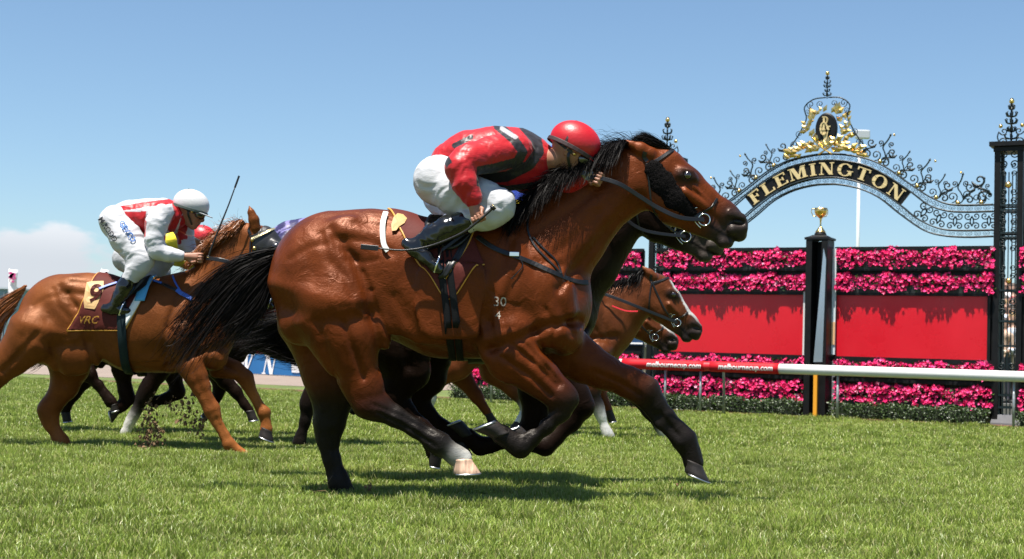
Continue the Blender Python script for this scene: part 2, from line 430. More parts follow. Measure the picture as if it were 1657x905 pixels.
_dry = N(_t, 'ShaderNodeMix', data_type='RGBA'); _dry.inputs['B'].default_value = (.26, .24, .08, 1); _t.links.new(mrange(_t, _n1.outputs['Fac'], .52, .72, 0, .38), _dry.inputs['Factor']); _t.links.new(_mx.outputs[0], _dry.inputs['A'])
_t.links.new(_dry.outputs['Result'], _b.inputs['Base Color'])
for _n in _t.nodes:
    if _n.type == 'BSDF_TRANSLUCENT': _t.links.new(_dry.outputs['Result'], _n.inputs['Color'])
PATCH = .13
src = bpy.data.collections.new('grass_sources')
for k in range(6):
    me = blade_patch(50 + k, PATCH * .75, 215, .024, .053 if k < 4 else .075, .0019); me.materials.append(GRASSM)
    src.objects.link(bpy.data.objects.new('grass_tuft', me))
farsrc = bpy.data.collections.new('grass_sources_far')
for k in range(4):
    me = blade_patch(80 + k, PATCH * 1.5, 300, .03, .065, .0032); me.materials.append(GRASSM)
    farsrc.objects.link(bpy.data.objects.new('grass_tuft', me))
edgeA = MWI  # turf ends at the flower bed
def grass_obj(name, y0, y1, step, coll, seed, label):
    r = random.Random(seed); P = []
    y = y0
    while y < y1:
        half = (y * 840 / FPX) + .9; x = -half
        while x < half:
            px, py = x + r.uniform(-.5, .5) * step, y + r.uniform(-.5, .5) * step
            q = MWI @ Vector((px, py, 0))
            if q.y < -.42: P.append((px, py, 0))
            x += step
        y += step
    me = bpy.data.meshes.new(name); me.from_pydata(P, [], []); me.update(); o = link(me, name)
    tag(o, label, kind='stuff')
    g = bpy.data.node_groups.new(name, 'GeometryNodeTree'); g.interface.new_socket('Geometry', in_out='INPUT', socket_type='NodeSocketGeometry')
    g.interface.new_socket('Geometry', in_out='OUTPUT', socket_type='NodeSocketGeometry')
    gi = g.nodes.new('NodeGroupInput'); go = g.nodes.new('NodeGroupOutput'); ip = g.nodes.new('GeometryNodeInstanceOnPoints')
    ci = g.nodes.new('GeometryNodeCollectionInfo'); ci.inputs[0].default_value = coll; ci.inputs['Separate Children'].default_value = True; ci.inputs['Reset Children'].default_value = True
    ip.inputs['Pick Instance'].default_value = True
    rv = g.nodes.new('FunctionNodeRandomValue'); rv.data_type = 'FLOAT_VECTOR'; rv.inputs[0].default_value = (-.12, -.12, 0); rv.inputs[1].default_value = (.12, .12, 6.283)
    nz_ = g.nodes.new('ShaderNodeTexNoise'); nz_.inputs['Scale'].default_value = 2.3; nz_.inputs['Detail'].default_value = 3
    mr = g.nodes.new('ShaderNodeMapRange'); mr.inputs[1].default_value = .35; mr.inputs[2].default_value = .65; mr.inputs[3].default_value = .50; mr.inputs[4].default_value = 1.20
    g.links.new(nz_.outputs['Fac'], mr.inputs[0])
    g.links.new(gi.outputs[0], ip.inputs['Points']); g.links.new(ci.outputs[0], ip.inputs['Instance']); g.links.new(rv.outputs[0], ip.inputs['Rotation'])
    cb = g.nodes.new('ShaderNodeCombineXYZ'); cb.inputs[0].default_value = 1; cb.inputs[1].default_value = 1; g.links.new(mr.outputs[0], cb.inputs[2])
    g.links.new(cb.outputs[0], ip.inputs['Scale']); g.links.new(ip.outputs[0], go.inputs[0])
    md = o.modifiers.new('grass', 'NODES'); md.node_group = g
    return o
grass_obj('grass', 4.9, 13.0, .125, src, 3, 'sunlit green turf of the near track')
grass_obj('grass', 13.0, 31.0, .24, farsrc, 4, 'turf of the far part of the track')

# ---- mulch bed along the fence
zt = .004
mb = MB().box((wu(738) / 2 + 6, -.10, .012), (30 + abs(wu(738)), .62, .03)); WX(mb); mb.build('mulch_bed', MULCH); tag(bpy.data.objects['mulch_bed'], kind='structure')

# dirt track seen on the left, and the path beyond
g1, g2 = gnd(505, 626), gnd(20, 604); dirx = (g1 - g2).normalized()
p1 = g2 - dirx * 60; p2 = g1 + dirx * 2.2; far = Vector((-dirx.y, dirx.x, 0))
mb = MB().add([p1 + Vector((0, 0, .001)), p2 + Vector((0, 0, .001)), p2 + far * 7.5 + Vector((0, 0, .001)), p1 + far * 40 + Vector((0, 0, .001))], [(0, 1, 2, 3)])
tag(mb.build('dirt_track', DIRT), kind='structure')

# ---- flowers and foliage
def scatter_flowers(u0, u1, y0, y1, z0, z1, n, seed, size=.045):
    """bunches of five-petalled blooms hanging over the trough edge"""
    r = random.Random(seed); mb = MB(); C = []
    for _ in range(n):
        u = r.uniform(u0, u1); t = r.random(); a = r.uniform(-.3, math.pi * .62)
        bulge = .82 + .18 * math.sin(u * 9 + seed) + .10 * math.sin(u * 23 + 2 * seed)
        hz = (z1 - z0) * .5; yy = y1 - (y1 - y0) * (.25 + .75 * math.cos(a) * bulge * 1) ; zz = (z0 + z1) / 2 + hz * math.sin(a * 1.0 + (-1 if r.random() < .45 else .35)) * bulge
        c = Vector((u, yy + r.uniform(-.02, .02), zz + r.uniform(-.03, .03)))
        nrm = Vector((r.gauss(0, .55), -1 + r.gauss(0, .35), .55 + r.gauss(0, .5))).normalized(); tx = nrm.orthogonal().normalized(); ty = nrm.cross(tx)
        s = size * r.uniform(.65, 1.25); i = len(mb.v); ph = r.uniform(0, 6.28); V = [c - nrm * s * .35]
        for k in range(10):
            an = ph + k * math.pi / 5; rr = s * (1.0 if k % 2 == 0 else .55); V.append(c + (tx * math.cos(an) + ty * math.sin(an)) * rr + nrm * (s * .12 if k % 2 == 0 else 0))
        mb.add(V, [(0, 1 + k, 1 + (k + 1) % 10) for k in range(10)])
        k = r.random(); base = (.78, .014, .15) if k < .55 else ((.88, .065, .28) if k < .86 else ((.50, .010, .11) if k < .97 else (.85, .35, .50)))
        C += [base] * 11
    return mb, C
def scatter_leaves(u0, u1, y0, y1, z0, z1, n, seed, size=.04, dark=(.018, .045, .012), light=(.075, .13, .025), hump=.0):
    r = random.Random(seed); mb = MB(); C = []
    for _ in range(n):
        u = r.uniform(u0, u1); y = y0 + (y1 - y0) * abs(r.gauss(0, .35)) ; top = z1 + hump * (math.sin(u * 7 + seed) + .7 * math.sin(u * 17 + 1.3) + .5 * math.sin(u * 41))
        z = z0 + (top - z0) * (1 - r.random() ** 1.6 * .98)
        c = Vector((u, min(y, y1), z)); d = Vector((r.gauss(0, .7), r.gauss(-.5, .6), r.gauss(.3, .7))).normalized(); sd = d.orthogonal().normalized() * size * .33 * r.uniform(.6, 1.2); L = size * r.uniform(.6, 1.4)
        mb.add([c, c + d * L * .5 + sd, c + d * L, c + d * L * .5 - sd], [(0, 1, 2, 3)])
        k = r.random() ** 1.5; C += [tuple(a + (b - a) * k for a, b in zip(dark, light))] * 4
    return mb, C
def build_col(mb, C, name, m, parent, kind='stuff'):
    me = mesh_np(name, np.array([tuple(v) for v in mb.v]), mb.f, False, np.array(C)); o = link(me, name, m, parent)
    if kind: o['kind'] = kind
    return o
FLOW = mat('flower_petal', (.8, .02, .2), .5, vcol=True, transl=.18)
LEAF = mat('leaf', (.05, .1, .02), .45, vcol=True, transl=.2)
DARKW = mat('dark_trough', (.012, .014, .012), .6)

def flower_row(u0, u1, ztop, zbot, label, seed, y=.012, group='troughs of pink flowers on the fence'):
    root = wempty('flower_trough', (u0 + u1) / 2, y, zbot, label=label, cat='flower trough', group=group)
    h = ztop - zbot; L = u1 - u0
    mb = MB().box(((u0 + u1) / 2, y, zbot + h * .12), (L, .09, h * .42)); WX(mb); mb.build('trough', DARKW, root)
    mb, C = scatter_leaves(u0, u1, y - .06, y + .06, zbot + h * .05, ztop - h * .18, int(210 * L), seed + 5, .05, dark=(.010, .03, .008), light=(.06, .13, .02)); WX(mb)
    build_col(mb, C, 'leaves', LEAF, root)
    mb, C = scatter_flowers(u0, u1, y - .10, y + .06, zbot, ztop, int(520 * L), seed, .029); WX(mb)
    build_col(mb, C, 'flowers', FLOW, root)
    return root
UB = {'far left': (wu(742), wu(1034)), 'left': (wu(1062), wu(1307)), 'right': (wu(1352), wu(1607)), 'far right': (wu(1650), wu(1650) + 2.3)}
ROWS = [('top', 399, 434), ('second', 441, 473), ('third', 583, 611), ('lowest', 622, 659)]
WH = {'far left': 'left of the left gate tower', 'left': 'between left gate tower and winning post', 'right': 'between winning post and right gate tower', 'far right': 'right of the right gate tower'}
sd_ = 11
for b, (u0, u1) in UB.items():
    for nm, ya, yb in ROWS:
        zt_, zb_ = wz(ya + 2, -.2), wz(yb - 2, -.2); sd_ += 7
        flower_row(u0, u1, zt_, zb_, f'{nm} row of pink flowers {WH[b]}', sd_)
    # hedge
    root = wempty('low_hedge', (u0 + u1) / 2, -.2, 0, label=f'clipped low green hedge {WH[b]}', cat='hedge', group='low hedges under the flowers')
    zt_ = wz(657, -.4)
    mb = MB().box(((u0 + u1) / 2, -.12, zt_ * .42), (u1 - u0 - .08, .18, zt_ * .8)); WX(mb); mb.build('hedge_core', mat('hedge_core', (.012, .020, .008), .9), root)
    mb, C = scatter_leaves(u0, u1, -.34, -.02, .0, zt_, int(1700 * (u1 - u0)), sd_, .030, dark=(.012, .030, .008), light=(.07, .125, .025), hump=.014); WX(mb)
    build_col(mb, C, 'hedge_leaves', LEAF, root)
    # black backing screen
    root = wempty('fence_screen', (u0 + u1) / 2, .05, 0, label=f'black fence screen {WH[b]}', cat='fence', group='black fence screens')
    ztop = wz(402, 0); zp0, zp1 = wz(474), wz(582)
    mb = MB().box(((u0 + u1) / 2, .06, (ztop + zp1) / 2 ), (u1 - u0 + .04, .05, ztop - zp1)); WX(mb); mb.build('screen', BLACKP, root)
    mb = MB().box(((u0 + u1) / 2, .06, zp1 / 2), (u1 - u0 + .04, .045, zp1 - .002)); WX(mb); mb.build('screen', BLACKP, root)
    for zz in (ztop, wz(436), wz(476), wz(584), wz(618)):
        mb = MB().box(((u0 + u1) / 2, .0, zz), (u1 - u0 + .06, .065, .05)); WX(mb); mb.build('rail', BLACKP, root)
# red boards
for b, xa, xb in (('left', 1064, 1300), ('right', 1352, 1597)):
    u0, u1 = wu(xa), wu(xb)
    root = wempty('advertising_board', (u0 + u1) / 2, -.02, wz(578), label='plain red board under pink flowers, ' + ('left of the winning post' if b == 'left' else 'right of the winning post'), cat='board', group='red boards')
    za, zb = wz(476), wz(580)
    mb = MB().box(((u0 + u1) / 2, .030, (za + zb) / 2), (u1 - u0, .03, za - zb)); WX(mb); mb.build('panel', REDP, root)
    for c, d in ((((u0 + u1) / 2, .0, zb - .035), (u1 - u0 + .14, .075, .07)), ((u0 - .02, .0, (za + zb) / 2), (.04, .06, za - zb)), ((u1 + .02, .0, (za + zb) / 2), (.04, .06, za - zb))):
        mb = MB().box(c, d); WX(mb); mb.build('frame', BLACKP, root)
# blue sign far left of the left tower (white N at its right end)
u0, u1 = wu(930), wu(1041); za, zb = wz(528), wz(571)
root = wempty('blue_sign', (u0 + u1) / 2, 0, zb, label='dark blue sign with a white letter behind the blazed horse', cat='sign')
mb = MB().box(((u0 + u1) / 2, -.02, (za + zb) / 2), (u1 - u0, .05, za - zb)); WX(mb); mb.build('panel', mat('navy', (.012, .045, .12), .4), root)
mb = MB().box(((u0 + u1) / 2, -.045, zb + .03), (u1 - u0, .012, .025)); WX(mb); mb.build('white_line', WPRINT, root)
def serif_letter(ch):
    """polygons of a bold roman capital in a box of height 1; returns (pieces, advance). Each piece: list of (x,z)"""
    S = .07; P = []
    def bar(x0, x1, z0, z1): P.append([(x0, z0), (x1, z0), (x1, z1), (x0, z1)])
    def slab(xc, w, z): bar(xc - w / 2, xc + w / 2, z, z + S)
    def stem(x, w=.20): bar(x, x + w, 0, 1); slab(x + w / 2, w + .17, 0); slab(x + w / 2, w + .17, 1 - S)
    def diag(x0, z0, x1, z1, w): P.append([(x0 - w / 2, z0), (x0 + w / 2, z0), (x1 + w / 2, z1), (x1 - w / 2, z1)])
    def ring(cx, cz, rx, rz, w, a0=0, a1=360, thin=.45):
        n = 28; o = []; i = []
        for k in range(n + 1):
            a = math.radians(a0 + (a1 - a0) * k / n); c_, s_ = math.cos(a), math.sin(a); th = w * (thin + (1 - thin) * abs(c_) ** 1.2)
            o.append((cx + rx * c_, cz + rz * s_)); i.append((cx + (rx - th) * c_, cz + (rz - th * .75) * s_))
        for k in range(n): P.append([o[k], o[k + 1], i[k + 1], i[k]])
    if ch == 'I': stem(.09); return P, .38
    if ch in 'FE':
        stem(.09); bar(.2, .66, 1 - S * 1.15, 1); bar(.60, .68, .76, 1); bar(.2, .50, .48, .55); bar(.46, .53, .38, .66)
        if ch == 'E': bar(.2, .68, 0, S * 1.15); bar(.62, .71, 0, .25)
        return P, .74 if ch == 'E' else .70
    if ch == 'L': stem(.09); bar(.2, .66, 0, S * 1.15); bar(.61, .69, 0, .27); return P, .71
    if ch == 'M':
        bar(.10, .17, 0, 1); slab(.135, .25, 0); slab(.12, .24, 1 - S); diag(.24, 1, .53, 0, .22); diag(.78, 1, .50, 0, .10); bar(.76, .95, 0, 1); slab(.855, .34, 0); slab(.87, .27, 1 - S); return P, 1.05
    if ch == 'N':
        bar(.13, .20, 0, 1); slab(.165, .26, 0); slab(.12, .20, 1 - S); diag(.20, 1, .70, 0, .22); bar(.70, .77, 0, 1); slab(.74, .25, 1 - S); return P, .88
    if ch == 'O': ring(.46, .5, .43, .52, .21); return P, .94
    if ch == 'G':
        ring(.46, .5, .43, .52, .21, 35, 325); bar(.66, .84, .08, .42); slab(.75, .34, .42 - S * .5); bar(.74, .80, .68, .92); return P, .94
    if ch == 'T': bar(.30, .50, 0, 1); slab(.40, .38, 0); bar(.03, .77, 1 - S * 1.15, 1); bar(.03, .11, .74, 1); bar(.69, .77, .74, 1); return P, .81
    if ch == 'V': diag(.20, 1, .44, 0, .20); diag(.70, 1, .44, 0, .08); slab(.2, .32, 1 - S); slab(.70, .24, 1 - S); return P, .86
    if ch == 'W': diag(.16, 1, .34, 0, .19); diag(.50, 1, .34, 0, .08); diag(.52, 1, .74, 0, .19); diag(.98, 1, .74, 0, .08); slab(.16, .30, 1 - S); slab(.52, .34, 1 - S); slab(.98, .24, 1 - S); return P, 1.12
    if ch == 'R': stem(.09); ring(.32, .73, .32, .27, .19, -90, 90); bar(.2, .34, 1 - S, 1); bar(.2, .34, .46, .46 + S); diag(.40, .5, .68, 0, .20); slab(.70, .26, 0); return P, .84
    if ch == 'C': ring(.46, .5, .43, .52, .21, 40, 320); bar(.74, .80, .68, .92); return P, .90
    return P, .5
def letter_mb(ch, f, y0, y1):
    """f maps letter space (x,z) to local (x,z)"""
    mb = MB(); P, adv = serif_letter(ch)
    for q, poly in enumerate(P):
        e = .0012 * (q % 4); mb.prism([f(x, z) for x, z in poly], y0 - e, y1)
    return mb
P_, adv = serif_letter('N'); h_ = (za - zb) * .62
mb = letter_mb('N', lambda x, z: (u1 - .62 + x * h_, zb + .10 + z * h_), -.056, -.046); WX(mb); mb.build('letter', WPRINT, root)

# ---- winning post with cup
u0, u1 = wu(1311), wu(1346); uc = (u0 + u1) / 2; w_ = u1 - u0; zt_ = wz(389, -.15, 1328)
root = wempty('winning_post', uc, -.15, 0, label='tall black winning post between the two red boards', cat='post')
for du in (-1, 1):
    mb = MB().box((uc + du * (w_ / 2 - w_ * .14), -.15, zt_ / 2), (w_ * .28, .34, zt_)); WX(mb); mb.build('side_panel', BLACKP, root, bevel=.004)
mb = MB().box((uc, -.02, zt_ / 2), (w_ * .46, .05, zt_ - .02)); WX(mb); mb.build('back_panel', BLACKP, root)
mb = MB().lathe([(w_ * .80, 0), (w_ * .80, .03), (w_ * .55, .05), (w_ * .40, .07)], (0, 0, 0), 4, Matrix.Translation((uc, -.15, zt_)) @ Matrix.Rotation(math.pi / 4, 4, 'Z')); WX(mb); mb.build('cap', BLACKP, root)
p = [wl(1333, 402, -.32), wl(1337, 420, -.32), wl(1331, 586, -.32), wl(1316.5, 586, -.32)]
mb = MB().prism([(q.x, q.z) for q in p], -.33, -.27); WX(mb); mb.build('mirror_blade', mat('silver_blue', (.42, .50, .56), .25, .7), root)
p = wl(1319, 672, -.36); q = wl(1319, 600, -.36)
mb = MB().box((p.x, -.36, (q.z) / 2), (.052, .052, q.z + .02)); WX(mb); o = mb.build('marker_post', mat('orange_paint', (.78, .33, .02), .5)); tag(o, 'short orange post in front of the winning post', 'post')
zc = wz(376, -.15, 1330); k = wl(1330, 350, -.15).z
root = wempty('trophy_cup', uc, -.15, zc, label='small golden three handled cup on top of the winning post', cat='trophy')
s = (wz(337, -.15, 1330) - zc)
M_ = Matrix.Translation((uc, -.15, zt_ + .06))
mb = MB().lathe([(.085, 0), (.085, .03), (.07, .05), (.065, zc - zt_ - .06)], (0, 0, 0), 20, M_); WX(mb); mb.build('plinth', BLACKP, root, True)
M_ = Matrix.Translation((uc, -.15, zc))
mb = MB().lathe([(.075, 0), (.07, .01), (.035, s * .17), (.012, s * .25), (.011, s * .48), (.02, s * .52), (.012, s * .55), (.03, s * .60), (.075, s * .72), (.088, s * .85), (.092, s), (.084, s), (.07, s * .75), (.01, s * .65)], (0, 0, 0), 24, M_); WX(mb); mb.build('bowl', GOLD, root, True)
for a in (0, 120, 240):
    a = math.radians(a + 180); d = Vector((math.cos(a), math.sin(a), 0))
    pts = smooth_path([Vector((uc, -.15, zc)) + d * r_ + Vector((0, 0, z_ * s)) for r_, z_ in ((.085, .95), (.125, .98), (.135, .84), (.105, .68), (.06, .66))], 5)
    mb = MB().tube(pts, .006, 6); WX(mb); mb.build('handle', GOLD, root, True)
# narrow boards either side of the post
for xa, xb, ya, yb, c, lb in ((1300, 1306.5, 472, 575, (.62, .63, .62), 'narrow white upright board just left of the winning post'), (1346.5, 1350.5, 402, 574, (.60, .66, .70), 'narrow pale upright board just right of the winning post')):
    p, q = wl(xa, ya, -.06), wl(xb, yb, -.06); mb = MB().box(((p.x + q.x) / 2, -.04, (p.z + q.z) / 2), (q.x - p.x, .03, p.z - q.z)); WX(mb)
    o = mb.build('upright_board', mat('pale_board' + str(xa), c, .5)); tag(o, lb, 'board')
    if xa > 1340:
        pp = wl(1347, 528, -.08); mb = MB().box(((p.x + q.x) / 2, -.062, pp.z - .1), (q.x - p.x, .01, .32)); WX(mb); mb.build('orange_patch', mat('tan_patch', (.70, .42, .22), .6), o)

# ---- gate towers and arch
def spiral(turns=1.6, r0=1.0, r1=.12, n=26, hand=1, a0=0):
    return [((r0 + (r1 - r0) * (k / n) ** .8) * math.cos(a0 + hand * turns * 2 * math.pi * k / n), (r0 + (r1 - r0) * (k / n) ** .8) * math.sin(a0 + hand * turns * 2 * math.pi * k / n)) for k in range(n + 1)]
def scroll_mesh(kind):
    mb = MB(); T = .085
    if kind == 'c':      # C scroll: two curls joined
        top = [(x * .46, 1 - .46 + y * .46) for x, y in spiral(1.35, 1, .14, 20, 1, math.pi)][::-1]
        pts = top + [(-.55, .30), (-.62, 0), (-.55, -.30)] + [(x, -y) for x, y in top[::-1]]
        mb.tube([(x, 0, z) for x, z in pts], T * .8, 4)
    elif kind == 's':    # S scroll
        top = [(x * .45, .55 + y * .45) for x, y in spiral(1.3, 1, .14, 20, -1, 0)][::-1]
        mb.tube([(x, 0, z) for x, z in top + [(.42, .25), (0, 0), (-.42, -.25)] + [(-x, -z) for x, z in top[::-1]]], T * .8, 4)
    elif kind == 'curl':
        mb.tube([(x, 0, y) for x, y in spiral(1.4, 1, .16, 18, 1, -math.pi / 2)], T * 1.2, 4)
    elif kind == 'stem':  # leaning stem with curls and a bud, height about 2
        mb.tube([tuple(v) for v in smooth_path([(0, 0, 0), (.35, 0, .35), (.20, 0, .8), (-.05, 0, 1.2), (.15, 0, 1.75), (.22, 0, 2.05)], 5)], .06, 4)
        for cx, cz, r_, h in ((-.38, .55, .42, 1), (.62, .75, .34, -1), (-.28, 1.45, .24, 1), (.48, 1.50, .22, -1)):
            mb.tube([(cx + x * r_, 0, cz + y * r_) for x, y in spiral(1.4, 1, .15, 16, h, -math.pi / 2)], .048, 4)
        mb.tube([(.22, 0, 2.0), (.24, 0, 2.12), (.25, 0, 2.25)], [.03, .09, .01], 5)
    elif kind == 'fin':   # leafy finial, height 1
        mb.tube([(0, 0, 0), (0, 0, 1)], .022, 5)
        for z_, r_ in ((.18, .17), (.34, .10), (.52, .14), (.68, .13), (.84, .07)):
            for q in range(6):
                a = q * math.pi / 3 + z_ * 9; c, s_ = math.cos(a), math.sin(a)
                mb.tube([(0, 0, z_ - .07), (c * r_ * .8, s_ * r_ * .8, z_ - .04), (c * r_, s_ * r_, z_ + .03), (c * r_ * .7, s_ * r_ * .7, z_ + .06)], [.018, .020, .018, .008], 4)
        mb.ball((0, 0, 1.0), .045, 6)
    me = bpy.data.meshes.new('scroll'); me.from_pydata([tuple(v) for v in mb.v], [], mb.f); me.update(); me.materials.append(IRON); me.polygons.foreach_set('use_smooth', np.ones(len(me.polygons), dtype=bool)); return me
SC = {k: scroll_mesh(k) for k in ('c', 's', 'curl', 'stem', 'fin')}
def put(me, name, root, u, y, z, size, ang=0, flip=1, sx=1.0):
    o = bpy.data.objects.new(name, me); COL.objects.link(o); o.parent = root; o.matrix_parent_inverse = PINV[root.name]
    o.matrix_basis = MW @ Matrix.Translation((u, y, z)) @ Matrix.Rotation(-ang, 4, 'Y') @ Matrix.Diagonal((size * flip * sx, size, size, 1)); return o
BALL = MB().ball((0, 0, 0), 1, 8); bm_ = bpy.data.meshes.new('gold_ball'); bm_.from_pydata([tuple(v) for v in BALL.v], [], BALL.f); bm_.materials.append(GOLD); bm_.polygons.foreach_set('use_smooth', np.ones(len(bm_.polygons), dtype=bool))

def tower(uc, label):
    root = wempty('gate_tower', uc, 0, 0, label=label, cat='gate tower', group='wrought iron gate towers')
    zt = wz(237, 0, 1632); w = wu(1650, 0, 300) - wu(1613, 0, 300); tk = .075
    for du in (-1, 1):
        for dy in (0, w):
            mb = MB().box((uc + du * w / 2, dy, zt / 2), (tk, tk, zt)); WX(mb); mb.build('corner_post', BLACKP, root)
    mb = MB().box((uc, w / 2, zt + .03), (w + .20, w + .20, .06)); WX(mb); mb.build('top_plate', BLACKP, root)
    mb = MB().box((uc, w / 2, zt - .04), (w + .1, w + .1, .06)); WX(mb); mb.build('top_plate', BLACKP, root)
    for yy in (332, 340, 377, 384, 470, 520, 560, 640, 660):
        z = wz(yy, 0, 1632)
        for dy in (0, w):
            mb = MB().box((uc, dy, z), (w - tk, .03, .025)); WX(mb); mb.build('cross_bar', IRON, root)
    for k in range(5):
        x = uc - w * .32 + w * .16 * k
        for dy in (0, w):
            mb = MB().tube([(x, dy, .02), (x, dy, zt - .35)], .0085, 5); WX(mb); mb.build('upright_bar', IRON, root)
    for yy, s_ in ((258, .13), (275, .10), (318, .12), (352, .11), (366, .10), (395, .12), (440, .11), (497, .13), (600, .13)):
        z = wz(yy, 0, 1632)
        put(SC['c'], 'scroll', root, uc - w * .22, -.01, z, s_, 0, 1); put(SC['c'], 'scroll', root, uc + w * .22, -.01, z, s_, 0, -1)
    put(bm_, 'gold_ball', root, uc, -.05, wz(300, 0, 1632), .045); put(bm_, 'gold_ball', root, uc + .02, -.05, wz(455, 0, 1632), .04)
    hf = wz(165, 0, 1632) - zt
    put(SC['fin'], 'finial', root, uc, w / 2, zt + .05, hf); put(bm_, 'gold_ball', root, uc, w / 2, zt + hf + .03, .035)
    for fl in (1, -1):
        put(SC['c'], 'scroll', root, uc + fl * .10, w / 2, zt + hf * .26, hf * .22, 0, -fl); put(bm_, 'gold_ball', root, uc + fl * .14, w / 2, zt + hf * .5, .028)
    mb = MB().lathe([(w * .95, 0), (w * .95, .05), (w * .80, .16)], (0, 0, 0), 4, Matrix.Translation((uc, w / 2, 0)) @ Matrix.Rotation(math.pi / 4, 4, 'Z')); WX(mb); mb.build('footing', mat('grey_footing', (.16, .16, .17), .8, noise=.2, nscale=12), root)
    return root
UR = wu(1632); UC = wl(1337, 300, 0).x; UL = 2 * UC - UR
UR = wl(1631.5, 400, 0).x; UL = wl(1072, 300, 0).x; UC = (UR + UL) / 2
tower(UR, 'black iron gate tower with finial at the right end of the arch')
tower(UL, 'black iron gate tower partly hidden behind the leading horse head')
arch = wempty('gate_arch', UC, 0, 0, label='wrought iron arch reading FLEMINGTON over the fence between two gate towers', cat='arch')
def crop7(pts): return [wl(1140 + x / 3.0174, 100 + y / 3.0174, 0) for x, y in pts]
R1 = crop7([(600, 450), (760, 465), (880, 510), (1000, 590), (1100, 655), (1180, 690), (1260, 700), (1425, 697)])
R2 = crop7([(600, 481), (760, 498), (880, 548), (1005, 628), (1100, 697), (1190, 727), (1280, 733), (1425, 730)])
R3 = crop7([(600, 566), (660, 568), (760, 590), (860, 632), (965, 702), (1050, 768), (1150, 812), (1250, 824), (1425, 821)])
R4 = crop7([(600, 598), (660, 600), (760, 620), (860, 665), (960, 742), (1080, 822), (1180, 849), (1300, 856), (1425, 852)])
def symm(R):
    R = [Vector((p.x, 0, p.z)) for p in R]; u0 = UC; R[0].x = u0; half = (UR - .20) - u0; k = half / (R[-1].x - u0)
    R = [Vector((u0 + (p.x - u0) * k, 0, p.z)) for p in R]; return smooth_path([Vector((2 * u0 - p.x, 0, p.z)) for p in R[:0:-1]] + R, 10)
RR = [symm(R) for R in (R1, R2, R3, R4)]
for P in RR:
    for dy in (-.03, .06):
        mb = MB().tube([p + Vector((0, dy, 0)) for p in P], .011, 5); WX(mb); mb.build('rail', IRON, arch, True)
def resample(P, n):
    L = [0]
    for a, b in zip(P[:-1], P[1:]): L.append(L[-1] + (b - a).length)
    out = []; j = 0
    for k in range(n):
        s_ = L[-1] * k / (n - 1)
        while j < len(L) - 2 and L[j + 1] < s_: j += 1
        t = (s_ - L[j]) / max(L[j + 1] - L[j], 1e-9); out.append(P[j].lerp(P[j + 1], t))
    return out
def band(Pa, Pb, n, kind, size_k=.5, skip=None):
    A_ = resample(Pa, n); B_ = resample(Pb, n)
    for i in range(n):
        c = (A_[i] + B_[i]) / 2; d = (A_[min(i + 1, n - 1)] - A_[max(i - 1, 0)]); ang = math.atan2(d.z, d.x)
        if skip and skip(c): continue
        put(SC[kind], 'scroll', arch, c.x, .01, c.z, (A_[i] - B_[i]).length * size_k, ang, 1 if i % 2 else -1)
band(RR[0], RR[1], 88, 'curl', .36); band(RR[2], RR[3], 88, 'curl', .36)
ua, ub = wl(1205, 320, 0).x, wl(1472, 320, 0).x; lim = max(abs(UC - ub), 0)
band(RR[1], RR[2], 46, 'c', .50, lambda c: abs(c.x - UC) < lim + .10)
# black name band
A_ = resample(RR[1], 400); B_ = resample(RR[2], 400); mb = MB(); V = []; F = []
CM = resample([(a + b) / 2 for a, b in zip(A_, B_)], 160)
for k in range(160):
    d = CM[min(k + 1, 159)] - CM[max(k - 1, 0)]; nn = Vector((-d.z, 0, d.x)).normalized()
    ha = min((a - CM[k]).length for a in A_[::2]); hb_ = min((b - CM[k]).length for b in B_[::2])
    if k == 0: NA, NB = [], []
    NA.append(CM[k] + nn * ha); NB.append(CM[k] - nn * hb_)
A_, B_ = NA, NB; ks = [k for k in range(160) if abs(CM[k].x - UC) < lim - .04]
def inner(k, t): return A_[k].lerp(B_[k], t)
for k in ks: V += [inner(k, .04) + Vector((0, -.02, 0)), inner(k, .96) + Vector((0, -.02, 0)), inner(k, .96) + Vector((0, .03, 0)), inner(k, .04) + Vector((0, .03, 0))]
for i in range(len(ks) - 1):
    for q in range(4): F.append((i * 4 + q, i * 4 + (q + 1) % 4, i * 4 + 4 + (q + 1) % 4, i * 4 + 4 + q))
F += [(0, 1, 2, 3), tuple((len(ks) - 1) * 4 + q for q in (3, 2, 1, 0))]
mb.add(V, F); WX(mb); nb = mb.build('name_band', BLACKP, arch)
word = 'FLEMINGTON'; advs = [serif_letter(c)[1] for c in word]; tot = sum(advs) + .14 * (len(word) - 1); pos = 0
mids = [inner(k, .5) for k in ks]; Ls = [0]
for a, b in zip(mids[:-1], mids[1:]): Ls.append(Ls[-1] + (b - a).length)
bandh = sum((A_[k] - B_[k]).length for k in ks) / len(ks); lh = bandh * .72
span = Ls[-1] * .965; off0 = Ls[-1] * .0175; kx = span / tot
for ch, ad in zip(word, advs):
    sc_ = off0 + (pos + ad / 2) * kx; j = max(i for i in range(len(Ls)) if Ls[i] <= sc_); j = min(j, len(Ls) - 2); c = mids[j].lerp(mids[j + 1], (sc_ - Ls[j]) / (Ls[j + 1] - Ls[j]))
    d = mids[min(j + 3, len(mids) - 1)] - mids[max(j - 3, 0)]; ang = math.atan2(d.z, d.x); ca, sa = math.cos(ang), math.sin(ang)
    def f(x, z, c=c, ca=ca, sa=sa, ad=ad):
        lx = (x - ad / 2) * kx * 1.0; lz = (z - .5) * lh; return (c.x + lx * ca - lz * sa, c.z + lx * sa + lz * ca)
    mb = letter_mb(ch, f, -.038, -.022); WX(mb); mb.build('letter', GOLDL, arch)
    pos += ad + .14
